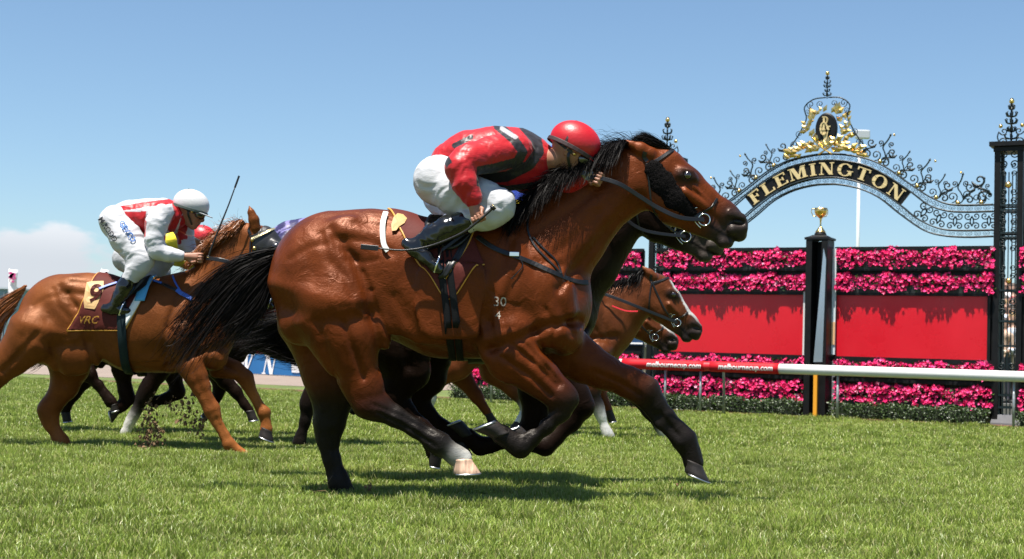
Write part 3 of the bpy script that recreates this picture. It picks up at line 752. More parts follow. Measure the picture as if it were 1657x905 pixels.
# cresting: stems and gold balls along the top rail
T_ = resample(RR[0], 33)
for i in range(1, 32):
    d = T_[i + 1] - T_[i - 1]; ang = math.atan2(d.z, d.x); p = T_[i]; nrm = Vector((-math.sin(ang), 0, math.cos(ang)))
    if abs(p.x - UC) < .60: continue
    side = 1 if p.x > UC else -1
    if i % 2: put(SC['stem'], 'scroll', arch, p.x, 0, p.z, .20 if i % 4 == 1 else .17, ang * .55, side); put(bm_, 'gold_ball', arch, p.x + nrm.x * .03, 0, p.z + .03, .032)
    else: put(SC['s'], 'scroll', arch, p.x, 0, p.z + .16, .16, ang, side)
    if i % 4 == 1: put(bm_, 'gold_ball', arch, p.x + nrm.x * .45, 0, p.z + nrm.z * .45, .017)
for sg in (1, -1):
    put(SC['s'], 'scroll', arch, UC + sg * (UR - UC - .36), 0, RR[0][-1].z + .22, .22, .2 * sg, -sg)
# crest: crown frame, oval with monogram, gilt laurel
cz = wl(1336, 207, 0); rx = wl(1353, 207, 0).x - UC; rx = abs(wl(1354, 207, 0).x - wl(1319, 207, 0).x) / 2; rz = (wl(1336, 183, 0).z - wl(1336, 235, 0).z) / 2; cz = wl(1336, 209, 0).z
mb = MB(); V = []; n = 36
Mx = Matrix.Translation((UC, 0, cz)) @ Matrix.Rotation(math.pi / 2, 4, 'X')
mb.lathe([(rx * .9, -.03), (rx, -.02), (rx, .02), (rx * .9, .035)], (0, 0, 0), 36, Mx @ Matrix.Diagonal((1, rz / rx, 1, 1))); WX(mb); mb.build('oval_plaque', BLACKP, arch, False)
for ch, x0, z0, hs, ws, y_ in (('V', .0, -.075, .95, 1.0, -.050), ('R', .04, .075, .85, .80, -.056), ('C', -.30, .0, .80, .85, -.062)):
    hh = rz * 1.0 * hs; adv = serif_letter(ch)[1]
    mb = letter_mb(ch, lambda x, z: (UC + (x0 * rx * .6) + (x - adv / 2) * hh * .82 * ws, cz + z0 + (z - .5) * hh), y_, -.030); WX(mb); mb.build('monogram_letter', GOLDL, arch)
# laurel leaves in two sprays round the oval and out along the arch
r = random.Random(5); lm = MB()
lm.add([(0, 0, 0), (.28, .06, .45), (0, .10, 1), (-.28, .06, .45), (0, -.05, .5)], [(0, 1, 4), (1, 2, 4), (2, 3, 4), (3, 0, 4)])
leafme = bpy.data.meshes.new('laurel_leaf'); leafme.from_pydata([tuple(v) for v in lm.v], [], lm.f); leafme.materials.append(GOLD)
for sg in (1, -1):
    for k in range(34):
        t = k / 33; a = math.radians(-100 + 170 * t); px_, pz_ = sg * math.cos(a) * (rx + .11), math.sin(a) * (rz + .03)
        put(leafme, 'laurel_leaf', arch, UC + px_ + r.uniform(-.05, .05), -.02 + r.uniform(-.04, .03), cz + pz_ + r.uniform(-.03, .03), r.uniform(.09, .16), math.radians(r.uniform(-70, 70)) * 1.0 - sg * .5, 1)
    for k in range(22):
        t = k / 21; px_ = sg * (.05 + .47 * t); pz_ = -rz - .02 - .13 * t * t
        put(leafme, 'laurel_leaf', arch, UC + px_ + r.uniform(-.03, .03), -.03 + r.uniform(-.04, .03), cz + pz_ + r.uniform(-.05, .05), r.uniform(.10, .17), -sg * math.radians(r.uniform(40, 130)), 1)
    mb = MB().tube(smooth_path([(UC - sg * .10, -.05, cz - rz - .14), (UC + sg * .08, -.05, cz - rz - .02), (UC + sg * .20, -.05, cz - rz * .5)], 5), .013, 5); WX(mb); mb.build('laurel_stem', GOLD, arch, True)
    # crown frame curves
    zc_ = lambda py: wl(1336, py, 0).z
    base = RR[0][len(RR[0]) // 2].z
    pts = [(.02, zc_(158)), (.20, zc_(160)), (.33, zc_(172)), (.30, zc_(190)), (.36, zc_(206)), (.44, zc_(222)), (.60, base + .03)]
    mb = MB().tube(smooth_path([(UC + sg * a, 0, b) for a, b in pts], 6), .010, 5); WX(mb); mb.build('crown_bar', IRON, arch, True)
    for a, b, s_ in ((.10, zc_(168), .06), (.24, zc_(168), .065), (.40, zc_(215), .06), (.47, zc_(232), .07), (.28, zc_(180), .05)): put(SC['curl'], 'scroll', arch, UC + sg * a, 0, b, s_, 0, sg)
put(SC['fin'], 'finial', arch, UC, 0, wl(1336, 160, 0).z, wl(1336, 120, 0).z - wl(1336, 160, 0).z, 0, 1, 1.1); put(bm_, 'gold_ball', arch, UC, 0, wl(1336, 119, 0).z, .03)

# ---- floodlight mast behind the gate
p = at(1388, 395, 60); base = Vector((p.x, 60, 0)); top = at(1388, 220, 60); root = empty('floodlight_mast', base, 'thin white mast with lamp head far behind the arch', 'light mast')
MB().tube([base, Vector((base.x, 60, top.z))], [.09, .06], 8).build('pole', mat('pale_pole', (.62, .64, .66), .5), root, True)
MB().box((base.x + .1, 59.9, top.z + .05), (.62, .2, .38)).build('lamp_head', mat('lamp_grey', (.55, .56, .58), .4, .4), root, bevel=.05)

# ---- running rail in front of the flower bed
def text_mesh(txt, size, shear=0, bold=0, depth=.002):
    c = bpy.data.curves.new('lettering', 'FONT'); c.body = txt; c.size = size; c.shear = shear; c.offset = bold; c.extrude = depth; c.align_x = 'CENTER'; c.align_y = 'CENTER'; c.resolution_u = 3
    o = bpy.data.objects.new('lettering', c); COL.objects.link(o); bpy.context.view_layer.update()
    me = bpy.data.meshes.new_from_object(o.evaluated_get(bpy.context.evaluated_depsgraph_get())); bpy.data.objects.remove(o)
    import bmesh
    bm = bmesh.new(); bm.from_mesh(me)                      # cut into small cells so that the print can follow a curved surface
    for ax, n_ in (((1, 0, 0), 5), ((0, 1, 0), 9)):
        cs = [v.co.x if ax[0] else v.co.y for v in bm.verts]; a, b = min(cs), max(cs); n_ = max(2, int((b - a) / (size * .16)))
        for k in range(1, n_):
            t = a + (b - a) * k / n_; bmesh.ops.bisect_plane(bm, geom=bm.verts[:] + bm.edges[:] + bm.faces[:], plane_co=(t, 0, 0) if ax[0] else (0, t, 0), plane_no=ax)
    bm.to_mesh(me); bm.free(); return me
feet = [(796, 650), (1077, 664), (1134, 668), (1171, 672), (1356, 683), (1641, 697)]
RF = gnd(1356, 683); RG = gnd(1077, 664); rdir = (RF - RG).normalized()
rdir = Vector((math.cos(math.atan(.50)), -math.sin(math.atan(.50)), 0)); rn = Vector((rdir.y, -rdir.x, 0));
rn = rn if rn.y < 0 else -rn
def rp(px, py):
    d = ray(px, py); t = ((RF - CAMPOS).dot(rn)) / d.dot(rn); return CAMPOS + d * t
za_, zb_ = rp(1356, 592).z, rp(1356, 608).z; hr = (za_ - zb_); zr = (za_ + zb_) / 2
root = empty('running_rail', RF, 'white track rail with two red lettered sleeves in front of the flowers', 'rail')
def rail_piece(name, xa, xb, m, r_, zoff=0):
    a, b = rp(xa, 600), rp(xb, 600); a.z = b.z = zr + zoff; mb = MB(); n = 28; P = [a.lerp(b, k / 8) for k in range(9)]
    mb.tube(P, [r_] * 9, n, flat=1.0, up=(0, 0, 1)); o = mb.build(name, m, root, True); return o, a, b
rail_piece('rail_section', 1261, 1900, WHITE, hr * .52); rail_piece('rail_section', 600, 1012, WHITE, hr * .50)
for xa, xb, tx in ((1008, 1140, (1092,)), (1150, 1261, (1208,))):
    o, a, b = rail_piece('red_sleeve', xa, xb, REDR, hr * .56)
    for t_ in tx:
        me = text_mesh('melbournecup.com', hr * .86, .20, hr * .016, .001); me.materials.append(WPRINT); c = rp(t_, 600); c.z = zr + .002
        xs = [v.co.x for v in me.vertices]; wid = max(xs) - min(xs); want = (rp(t_ + 44, 600) - rp(t_ - 44, 600)).length; k = want / wid; rr_ = hr * .56 + .004
        for v in me.vertices:
            x, z = v.co.x * k, v.co.y * 1.0; th = z / rr_; v.co = c + rdir * x + Vector((0, 0, math.sin(th) * rr_)) + rn * (math.cos(th) * rr_ + v.co.z)
        link(me, 'lettering', None, o if False else root)
o, a, b = rail_piece('rail_joint', 1138, 1152, mat('red_joint', (.50, .012, .02), .4), hr * .50)
for k, (x, y) in enumerate(feet):
    g = gnd(x, y); a = rp(x, 600); a.z = zb_ + .01; mid = Vector((g.x, g.y, 0)); mb = MB().tube([g, Vector((g.x, g.y, .30)) , Vector((a.x, a.y, zb_ + .01))] if k in (3,) else [Vector((a.x, a.y, -.02)), Vector((a.x, a.y, zb_ + .02))], .019, 8)
    mb.build('rail_post', GALV, root, True)
a = gnd(620, 650)
# ---- blue banner, rail beyond the dirt track on the left
b0, b1 = gnd(366, 603.5), gnd(508, 611.5); bd = (b1 - b0).normalized(); bn = Vector((bd.y, -bd.x, 0)); bn = bn if bn.y < 0 else -bn
def bp(px, py): d = ray(px, py); return CAMPOS + d * ((b0 - CAMPOS).dot(bn) / d.dot(bn))
ztb = bp(440, 574).z; BL = b1 - bd * 6.0
root = empty('blue_banner', b1, 'long blue banner with white letters and crown beyond the dirt track', 'banner')
def bplate(mb, xa, xb, z0, z1, off, thick=.02):
    a, b = xa, xb; V = [a + Vector((0, 0, z0)), b + Vector((0, 0, z0)), b + Vector((0, 0, z1)), a + Vector((0, 0, z1))]; V = [v + bn * off for v in V] + [v + bn * (off - thick) for v in V]
    mb.add(V, [(0, 1, 2, 3), (7, 6, 5, 4), (0, 4, 5, 1), (1, 5, 6, 2), (2, 6, 7, 3), (3, 7, 4, 0)])
mb = MB(); bplate(mb, BL, b1, .02, ztb, 0); mb.build('panel', mat('banner_blue', (.010, .12, .32), .5, noise=.08, nscale=2), root)
hb = ztb * .93
def bl(ch, px):
    c = bp(px, 600); ad = serif_letter(ch)[1]; mb = MB()
    for q, poly in enumerate(serif_letter(ch)[0]):
        mb2 = MB().prism([(x, z) for x, z in poly], 0, 1); W_ = [c * 1 + bd * ((x - ad / 2 + .22 * z - .1) * hb * 1.2) + bn * (.012 + .003 * (1 - y) + .0012 * (q % 4)) for x, y, z in mb2.v]
        for w_, v in zip(W_, mb2.v): w_.z = ztb * .05 + v[2] * hb
        mb.add(W_, mb2.f)
    mb.build('letter', WPRINT, root)
for ch, x in (('O', 346), ('W', 397), ('N', 436)): bl(ch, x)
mb = MB(); c = bp(480, 600); poly = [(-.55, .05), (.45, .05), (.72, .95), (.40, .55), (.22, 1.0), (0, .5), (-.22, 1.0), (-.40, .5), (-.70, .9)]
mb2 = MB().prism(poly, 0, 1); W_ = [c + bd * (x * hb * .62) + bn * (.012 + .004 * (1 - y)) for x, y, z in mb2.v]
for w_, v in zip(W_, mb2.v): w_.z = ztb * .16 + v[2] * hb * .8
mb.add(W_, mb2.f); mb.build('crown', WPRINT, root)
for k in range(4):
    p = b1 - bd * (1.9 * k) - bn * .1; MB().tube([p, p + Vector((0, 0, ztb + .02))], .03, 8).build('post', GALV, root, True)
# red capped rail just behind it
rt = bp(400, 561).z; root = empty('far_rail', b1 - bn * .25, 'red covered rail just behind the blue banner', 'rail')
mb = MB(); q0, q1 = bp(366, 600), bp(900, 600); mb.tube([Vector((q0.x, q0.y, (rt + ztb) / 2)) - bn * .25, Vector((q1.x, q1.y, (rt + ztb) / 2)) - bn * .25], (rt - ztb) * .5, 12, up=(0, 0, 1)); mb.build('rail_section', REDR, root, True)
me = text_mesh('melbournecup.com', (rt - ztb) * .9, .28, .004, .002); me.materials.append(WPRINT); c = bp(425, 600)
for v in me.vertices: x, z, y = v.co.x, v.co.y, v.co.z; v.co = c + bd * (x + .4) + Vector((0, 0, (rt + ztb) / 2 + z - c.z)) + bn * ((rt - ztb) * .5 - .24 + y)
link(me, 'lettering', None, root)
for k in range(10):
    p = q0.lerp(q1, (k + .5) / 10) - bn * .25; p.z = 0; MB().tube([p, p + Vector((0, 0, ztb))], .03, 6).build('rail_post', mat('green_post', (.05, .22, .12), .5), root, True)

# ---- event flags and low building at far left
for x, yt, yb, w_, lb, sdd in ((20, 437, 472, 13, 'tall white banner with pink top at the far left edge', 1), (168, 437, 470, 11, 'small pink topped banner behind the chestnut horse', 2)):
    p = at(x, 480, 70); root = empty('flag_banner', (p.x, 70, 0), lb, 'banner'); zt1 = at(x, yt, 70).z; zb1 = at(x, yb + 22, 70).z; wd = w_ * 70 / FPX
    MB().tube([(p.x - wd / 2, 70, 0), (p.x - wd / 2, 70, zt1 + .05)], .03, 6).build('pole', GALV, root, True)
    r = random.Random(sdd); mb = MB(); n = 10; V = []; F = []
    for i in range(n + 1):
        for j in range(5): V.append((p.x - wd / 2 + wd * j / 4, 70 + .06 * math.sin(i * .9 + j * 1.3), zb1 + (zt1 - zb1) * i / n))
    for i in range(n):
        for j in range(4): q = i * 5 + j; F.append((q, q + 1, q + 6, q + 5))
    mb.add(V, F); o = mb.build('cloth', mat('banner_white', (.78, .76, .78), .7), root, True); md = o.modifiers.new('thick', 'SOLIDIFY'); md.thickness = .01
    mb = MB()
    for q in range(9):
        a = r.uniform(.15, .85); b = r.uniform(.66, .94); s_ = r.uniform(.05, .11); cx_, cz_ = p.x - wd / 2 + wd * a, zb1 + (zt1 - zb1) * b
        mb.prism([(cx_ + s_ * math.cos(t) * r.uniform(.6, 1.3), cz_ + s_ * math.sin(t)) for t in [k * math.pi / 4 for k in range(8)]], 69.90, 69.92)
    mb.build('print', mat('pink_print' if sdd == 1 else 'plum_print', (.55, .05, .22) if sdd == 1 else (.22, .05, .12), .7), root)
p = at(12, 500, 75); root = empty('low_building', (p.x - 2, 75, 0), 'low grey blue building at the far left horizon', 'building')
zt1 = at(12, 468, 75).z; x1 = at(19, 480, 75).x; x0 = x1 - 9
MB().box(((x0 + x1) / 2, 77, zt1 / 2), (x1 - x0, 4, zt1)).build('wall', mat('blue_grey_wall', (.16, .26, .34), .6, noise=.1, nscale=.4), root)
MB().box(((x0 + x1) / 2, 76.9, zt1 + .05), (x1 - x0 + .3, 4.3, .1)).build('roof', mat('pale_roof', (.45, .5, .55), .6), root)
for k in range(9): MB().box((x0 + .6 + k * (x1 - x0 - 1) / 8, 74.97, zt1 * .55), (.08, .06, zt1 * .8)).build('wall_rib', mat('rib', (.30, .38, .44), .6), root)
x2 = at(40, 480, 74).x; mb = MB().box(((x1 + x2) / 2, 76, zt1 + .03), (x2 - x1, .12, .08)); mb.build('canopy_rail', GALV, root)
MB().tube([(x2, 76, 0), (x2, 76, zt1)], .04, 6).build('canopy_post', GALV, root)

# ---- spectators on the terrace behind the gate
fm = Field(.022)
fm.seg((0, 0, 1.56), (0, 0, 1.64), .085, .095, .9, .03); fm.seg((0, 0, 1.36), (0, 0, 1.5), .05, .05, 1, .03)
fm.seg((-.15, 0, 1.36), (.15, 0, 1.36), .07, .07, .9, .05); fm.seg((0, 0, 1.0), (0, 0, 1.32), .13, .15, .65, .06); fm.seg((0, 0, .9), (0, 0, 1.0), .14, .13, .7, .05)
for s_ in (-1, 1):
    fm.seg((s_ * .19, 0, 1.36), (s_ * .24, .02, 1.1), .05, .042, 1, .02); fm.seg((s_ * .24, .02, 1.1), (s_ * .15, -.18, 1.0), .042, .032, 1, .02); fm.seg((s_ * .15, -.18, 1.0), (s_ * .12, -.24, 1.03), .03, .028, 1, .015)
    fm.seg((s_ * .08, 0, .9), (s_ * .10, -.01, .48), .085, .06, 1, .04); fm.seg((s_ * .10, -.01, .48), (s_ * .10, .02, .08), .055, .04, 1, .02); fm.seg((s_ * .10, .02, .05), (s_ * .11, -.13, .03), .04, .03, 1, .02)
    fm.seg((s_ * .093, -.0, 1.60), (s_ * .098, .0, 1.62), .02, .02, .6, .01)
fm.seg((0, -.09, 1.59), (0, -.105, 1.575), .016, .014, 1, .01)
Vs, Qs, _ = fm.mesh(); 
def person_me(shirt, legs_, hair_):
    c = np.tile(np.array((.50, .30, .22)), (len(Vs), 1)); z = Vs[:, 2]; x = np.abs(Vs[:, 0])
    c[(z > .93) & (z < 1.44) & ((x < .20) | (z > 1.12))] = shirt; c[z <= .93] = legs_; c[z < .09] = (.02, .02, .02)
    c[(z > 1.655) | ((z > 1.55) & (Vs[:, 1] > .02))] = hair_
    me = mesh_np('body', Vs, Qs, True, c); me.materials.append(mat('cloth_and_skin', rough=.7, vcol=True)); return me
SH = [((.75, .75, .76), 'white'), ((.08, .09, .13), 'dark'), ((.55, .60, .70), 'pale blue'), ((.42, .30, .22), 'tan'), ((.7, .66, .6), 'cream'), ((.35, .05, .06), 'dark red')]
PM = [person_me(c, l, h_) for (c, _), l, h_ in zip(SH, [(.06, .07, .1), (.03, .03, .03), (.3, .26, .2), (.05, .05, .07), (.5, .48, .45), (.02, .02, .03)], [(.04, .02, .01), (.02, .015, .01), (.25, .16, .07), (.03, .02, .02), (.10, .05, .02), (.05, .03, .02)])]
r = random.Random(21); spots = []
TER = wl(1625, 600, 2.6)
root = wempty('viewing_terrace', (UL + UR) / 2, 4.6, 0, label='stepped grey viewing terrace behind the fence and gates', cat='terrace')
for k in range(4):
    mb = MB().box(((UL + UR) / 2 + 1, 3.0 + .8 * k + (.8 * (3 - k)) / 2, .11 * (k + 1)), (UR - UL + 8, .8 + .8 * (3 - k), .22)); mb.v = [(v[0], v[1], v[2] + .001 * k) for v in mb.v]
    mb2 = MB().box(((UL + UR) / 2 + 1, 3.4 + .8 * k, .11 * (k + 1)), (UR - UL + 8, .796, .22 * (k + 1))); WX(mb2); mb2.build('step', mat('terrace_grey', (.12, .12, .12), .85, noise=.2, nscale=3), root)
def put_person(u, k, i, lb, gp='spectators seen through the gates'):
    me = PM[i]; z = .22 * (k + 1); y = 3.4 + .8 * k; o = link(me, 'person'); o.matrix_world = MW @ Matrix.Translation((u, y, z)) @ Matrix.Rotation(r.uniform(-.6, .6), 4, 'Z') @ Matrix.Scale(r.uniform(.92, 1.05) * .80, 4)
    tag(o, lb, 'person', gp)
cnt = 0; ORD = ['first', 'second', 'third', 'fourth', 'fifth', 'sixth', 'seventh', 'eighth', 'ninth']; STEP = ['bottom step', 'second step', 'third step', 'top step']
for k in range(4):
    for j, x in enumerate(np.arange(1592, 1680, 11.5)):
        u = wu(x + r.uniform(-3, 3), 3.4 + .8 * k, 540); i = (cnt * 5 + k) % 6; cnt += 1
        put_person(u, k, i, f'spectator in {SH[i][1]} top, {ORD[j]} from the left on terrace {STEP[k]} behind right tower')
    for j, x in enumerate(np.arange(1030, 1100, 12.5)):
        u = wu(x + r.uniform(-3, 3), 3.4 + .8 * k, 540); i = (cnt * 5 + k) % 6; cnt += 1
        put_person(u, k, i, f'spectator in {SH[i][1]} top, {ORD[j]} from the left on terrace {STEP[k]} behind left tower')
# ------------------------------------------------------------------ horses
BAY = (.090, .0185, .0029); BAYD = (.028, .007, .003); BLK = (.008, .006, .005); CHEST = (.118, .033, .0072); WHT = (.47, .45, .41); MUZ = (.020, .014, .012)
POLL = (1060, 262); HANG = math.atan2(110, 135)
def pxr(r, Y): return r * Y / FPX
class Horse:
    """All joint positions are measured off the photograph and put at the horse's own distance D from the camera;
       dz is the sideways offset in metres (negative = the side towards the camera)."""
    def __init__(s, D, tf, head, coat, dark, h=.014, leg=None, muz=MUZ, w=1.0, blaze=False):
        s.D = D; s.tf = tf; s.head = head; s.coat = coat; s.dark = dark; s.F = Field(h); s.muz = muz; s.w = w; s.hoofs = []
        s.legc = leg or dark; s.blaze = blaze
    def P(s, x, y, dz=0): return at(x, y, s.D + dz)
    def T(s, x, y):
        k, cx, cy = s.tf; return cx + k * (x - 565), cy + k * (y - 340)
    def H(s, x, y):
        px, py, ang, k = s.head; a = ang - HANG; dx, dy = x - POLL[0], y - POLL[1]
        return px + k * (dx * math.cos(a) - dy * math.sin(a)), py + k * (dx * math.sin(a) + dy * math.cos(a))
    def chain(s, pts, ys=.8, k=.03, col=None):
        """pts: (px,py,r_px,dz[,col])"""
        cur = pts[0][4] if len(pts[0]) > 4 else (col or s.coat)
        for a, b in zip(pts[:-1], pts[1:]):
            c = cur = a[4] if len(a) > 4 else cur
            c2 = b[4] if len(b) > 4 else c
            pa = s.P(a[0], a[1], a[3]); pb = s.P(b[0], b[1], b[3]); ra = pxr(a[2], s.D + a[3]); rb = pxr(b[2], s.D + b[3])
            if c2 != c:
                m = (pa + pb) / 2; s.F.seg(pa, m, ra, (ra + rb) / 2, ys, k, c); s.F.seg(m, pb, (ra + rb) / 2, rb, ys, k, c2)
            else: s.F.seg(pa, pb, ra, rb, ys, k, c)
    def body(s):
        k, _, _ = s.tf; w = s.w
        def B(pts, ys, kk=.05, col=None):
            s.chain([(*s.T(x, y), r * k, dz * k * 1.0) for x, y, r, dz in pts], ys, kk * k * s.D / 8.24, col)
        B([(545, 448, 108, 0), (600, 442, 99, 0), (645, 444, 92, 0)], .60 * w, .05)
        B([(645, 444, 91, 0), (720, 470, 104, 0), (800, 466, 110, 0)], .68 * w, .06)
        B([(800, 466, 108, 0), (856, 480, 97, 0), (888, 496, 62, 0)], .58 * w, .06)
        B([(790, 400, 42, 0), (835, 392, 44, 0), (880, 395, 40, 0)], .5, .06)
        for sd in (-1, 1):
            # haunch, buttock, thigh, stifle
            B([(520, 455, 78, sd * .12), (560, 520, 70, sd * .14)], .42, .05)
            B([(575, 470, 50, sd * .16), (590, 530, 46, sd * .17)], .40, .035)
            B([(478, 455, 38, sd * .07), (490, 520, 40, sd * .09)], .6, .03)
            B([(560, 385, 34, sd * .15), (600, 405, 24, sd * .17)], .5, .04)      # hip bone
            # shoulder blade, upper arm, chest muscle
            B([(845, 400, 26, sd * .10), (880, 470, 42, sd * .17), (893, 520, 44, sd * .17)], .42, .035)
            B([(835, 455, 34, sd * .15), (815, 530, 40, sd * .17)], .45, .035)
            B([(918, 500, 28, sd * .07), (912, 545, 31, sd * .09)], .8, .03)
            B([(655, 430, 40, sd * .14), (690, 520, 40, sd * .19)], .35, .05)
            for i in range(5):                                                    # ribs
                x = 690 + i * 21; B([(x, 440, 12, sd * (.258 + .006 * i)), (x - 8, 535, 12, sd * .262)], .25, .022)
    def neck(s, pts, ys=.46):
        s.chain([(x, y, r, 0) for x, y, r in pts], ys, .05)
        n = len(pts)
        for sd in (-1, 1):                                                         # throat furrow edge and crest muscle
            q = [(x + r * .18, y + r * .22, r * .55, sd * pxr(r, s.D) * .22) for x, y, r in pts]
            s.chain(q, .55, .03)
    def hd(s, ear=True, flat=1.0):
        K = s.head[3]; c = s.coat; mz = s.muz; sc = K * s.D / 8.24; ang = s.head[2]; dk = s.dark if s.dark != s.coat else c
        def C(pts, ys, kk=.02, col=None): s.chain([(*s.H(p[0], p[1]), p[2] * K, p[3] * sc, *p[4:]) for p in pts], ys, kk * sc, col)
        C([(1035, 268, 30, 0), (1072, 276, 34, 0)], .62, .04)
        C([(1078, 281, 37, 0), (1108, 302, 31, 0), (1135, 322, 24, 0), (1165, 342, 20, 0), (1186, 358, 19, 0, mz)], .62, .025)
        C([(1068, 308, 35, 0), (1092, 332, 30, 0)], .50, .03)                     # jowl
        for sd in (-1, 1):
            C([(1075, 318, 32, sd * .045), (1090, 330, 28, sd * .045)], .40, .02)
            C([(1108, 312, 8, sd * .085), (1143, 336, 6, sd * .058)], .6, .015)   # facial crest
            C([(1100, 273, 6, sd * .074), (1120, 279, 5, sd * .074)], .7, .02)   # brow
            C([(1100, 283, 9, sd * .066, dk if s is not A else BAYD), (1122, 289, 7, sd * .062, dk if s is not A else BAYD)], .9, .02)   # lower lid
            C([(1180, 346, 9, sd * .040, mz), (1200, 353, 8, sd * .030, mz)], .7, .010)  # nostril rim
            C([(1185, 372, 9, sd * .040, mz), (1202, 370, 8, sd * .030, mz)], .7, .010)
            C([(1112, 345, 9, sd * .035), (1135, 358, 8, sd * .03)], .7, .02)
            C([(1122, 300, 4, sd * .070), (1150, 330, 3, sd * .052)], .8, .008)   # vein on the cheek
        C([(1092, 338, 29, 0), (1122, 354, 22, 0), (1148, 368, 17, 0, mz), (1171, 385, 14.5, 0, mz)], .62, .02)
        C([(1194, 365, 17, 0, mz), (1196, 379, 13, 0, mz)], .95, .015)             # upper lip
        C([(1170, 392, 11, 0, mz), (1178, 393, 9, 0, mz)], 1.1, .012)
        F = s.F
        def Pp(x, y, dz): return s.P(*s.H(x, y), dz * sc)
        ax = Vector((math.cos(ang), 0, -math.sin(ang)))
        for sd in (-1, 1):
            F.ell(Pp(1195, 359, sd * .056), Vector((math.cos(ang - .55), 0, -math.sin(ang - .55))), .050 * sc, .021 * sc, .030 * sc, .006 * sc, mz, sub=True)
            F.ell(Pp(1112, 284, sd * .088), ax, .022 * sc, .015 * sc, .016 * sc, .008 * sc, c, sub=True)
        # mouth line
        C2 = [s.P(*s.H(x, y), 0) for x, y in ((1156, 371), (1176, 381), (1200, 389))]
        for a, b in ():
            F.seg(a, b, .0022 * sc, .0035 * sc, 30, .006 * sc, mz, sub=True)
        if ear:
            for sd in (-1, 1):
                e = [(1050, 250, 13, sd * .055), (1036, 241, 11, sd * .065), (1022, 234, 6, sd * .07), (1010, 227, 2, sd * .07)]
                if s.earup: e = [(1056, 246, 12, sd * .055), (1050, 228, 12, sd * .062), (1042, 212, 8, sd * .066), (1036, 198, 2, sd * .066)]
                C(e, .8, .012)
    earup = False
    def leg(s, pts, ys=.78, k=.018, hoof=None, hcol=None):
        s.chain(pts, ys, k * s.D / 8.24)
        if hoof: s.hoofs.append((hoof, pts[-1], hcol))
    GROOVES = [   # muscle borders on the trunk: points, width, depth (metres, + cuts in, - stands proud)
        ([(440, 458), (485, 470), (540, 486), (596, 490)], 11, -.006), ([(452, 492), (500, 512), (560, 516), (598, 508)], 16, .013),
        ([(556, 392), (578, 430), (594, 475), (606, 530), (618, 590)], 8, .017), ([(536, 372), (546, 400), (576, 418)], 7, .009),
        ([(520, 380), (530, 420), (560, 450), (570, 480)], 7, .007), ([(500, 415), (508, 445)], 15, .009),
        ([(545, 385), (600, 392), (632, 410)], 8, .010), ([(560, 360), (610, 366), (660, 372)], 6, .006),
        ([(826, 392), (803, 450), (790, 510), (800, 560)], 9, .017), ([(852, 396), (868, 450), (880, 505)], 8, .010),
        ([(795, 566), (838, 548), (882, 528), (935, 520)], 9, .022), ([(905, 468), (950, 412), (1000, 352), (1034, 318)], 8, .014),
        ([(868, 378), (930, 336), (988, 286)], 8, .008), ([(880, 425), (930, 385), (985, 330)], 9, .006),
        ([(640, 480), (690, 560), (760, 585)], 10, .008), ([(905, 430), (900, 480), (925, 540)], 8, .010),
        ([(835, 450), (812, 500), (820, 545)], 7, .007), ([(515, 520), (530, 570), (545, 610)], 8, .010),
        ([(600, 470), (612, 505), (628, 540), (650, 560)], 4, .007), ([(588, 440), (602, 470)], 4, .006), ([(622, 560), (660, 575), (700, 590), (750, 592)], 3, -.004),
        ([(795, 470), (815, 490), (840, 495)], 3, .004), ([(790, 520), (812, 532), (835, 530)], 3, .004), ([(560, 420), (590, 425), (612, 420)], 4, .005), ([(470, 420), (500, 400), (530, 395)], 6, .005),
        ([(884, 500), (900, 530), (890, 556)], 4, .006), ([(866, 420), (884, 452), (890, 492)], 3.5, .005), ([(546, 505), (574, 500), (592, 512)], 5, -.007)]
    LOCAL = []
    def relief(s, X):
        x, y = project(X); k, cx, cy = s.tf; u = (x - cx) / k + 565; v = (y - cy) / k + 340; out = np.zeros(len(X)); sc = k * s.D / 8.24
        side = np.clip((np.abs(X[:, 1] - s.D) - .04 * sc) / (.06 * sc), 0, 1)
        for pts, w, d in s.GROOVES:
            if pts[-1][0] > 960 and s is not A: continue
            out += d * sc * np.exp(-(poly_dist(u, v, pts) / w) ** 2) * side
        for pts, w, d in s.LOCAL: out += d * np.exp(-(poly_dist(x, y, pts) / w) ** 2) * side
        out += .0009 * sc * sinnoise(X, 9.0, 3, 2) * side
        leg = np.clip((v - 565) / 50, 0, 1) * (x < 3000); out += leg * sc * (.0011 * sinnoise(X * np.array([1, 1, .6]), 34.0 / sc, 11, 2, .8))
        return out
    def build(s, label, group, hoofmat, coatm, disp=None):
        V, Q, C = s.F.mesh(s.relief if disp is None else disp)
        if s.blaze:
            K = s.head[3]; p0 = s.P(*s.H(1100, 262)); p1 = s.P(*s.H(1192, 345)); up = (s.P(*s.H(1130, 270)) - s.P(*s.H(1108, 302))).normalized()
            P0 = np.array(p0); ba = np.array(p1 - p0); t = np.clip(((V - P0) @ ba) / (ba @ ba), 0, 1); q = V - P0 - t[:, None] * ba
            al = q @ np.array(up); m = (np.abs(V[:, 1] - s.D) < .042) & (np.abs(al) < .045) & (np.linalg.norm(q, axis=1) < .06); C[m] = WHT
        x, y = project(V); K = s.head[3]; a = HANG - s.head[2]; dx, dy = (x - s.head[0]) / K, (y - s.head[1]) / K
        hx = POLL[0] + dx * math.cos(a) - dy * math.sin(a); hy = POLL[1] + dx * math.sin(a) + dy * math.cos(a)
        def paint(w, col): C[:] = C * (1 - w[:, None]) + np.array(col) * w[:, None]
        nearhead = (np.abs(V[:, 1] - s.D) < .3).astype(float)
        paint(np.clip(1.5 - np.hypot((hx - 1112) / 19, (hy - 285) / 13), 0, 1) * nearhead * .9, (.012, .009, .008))
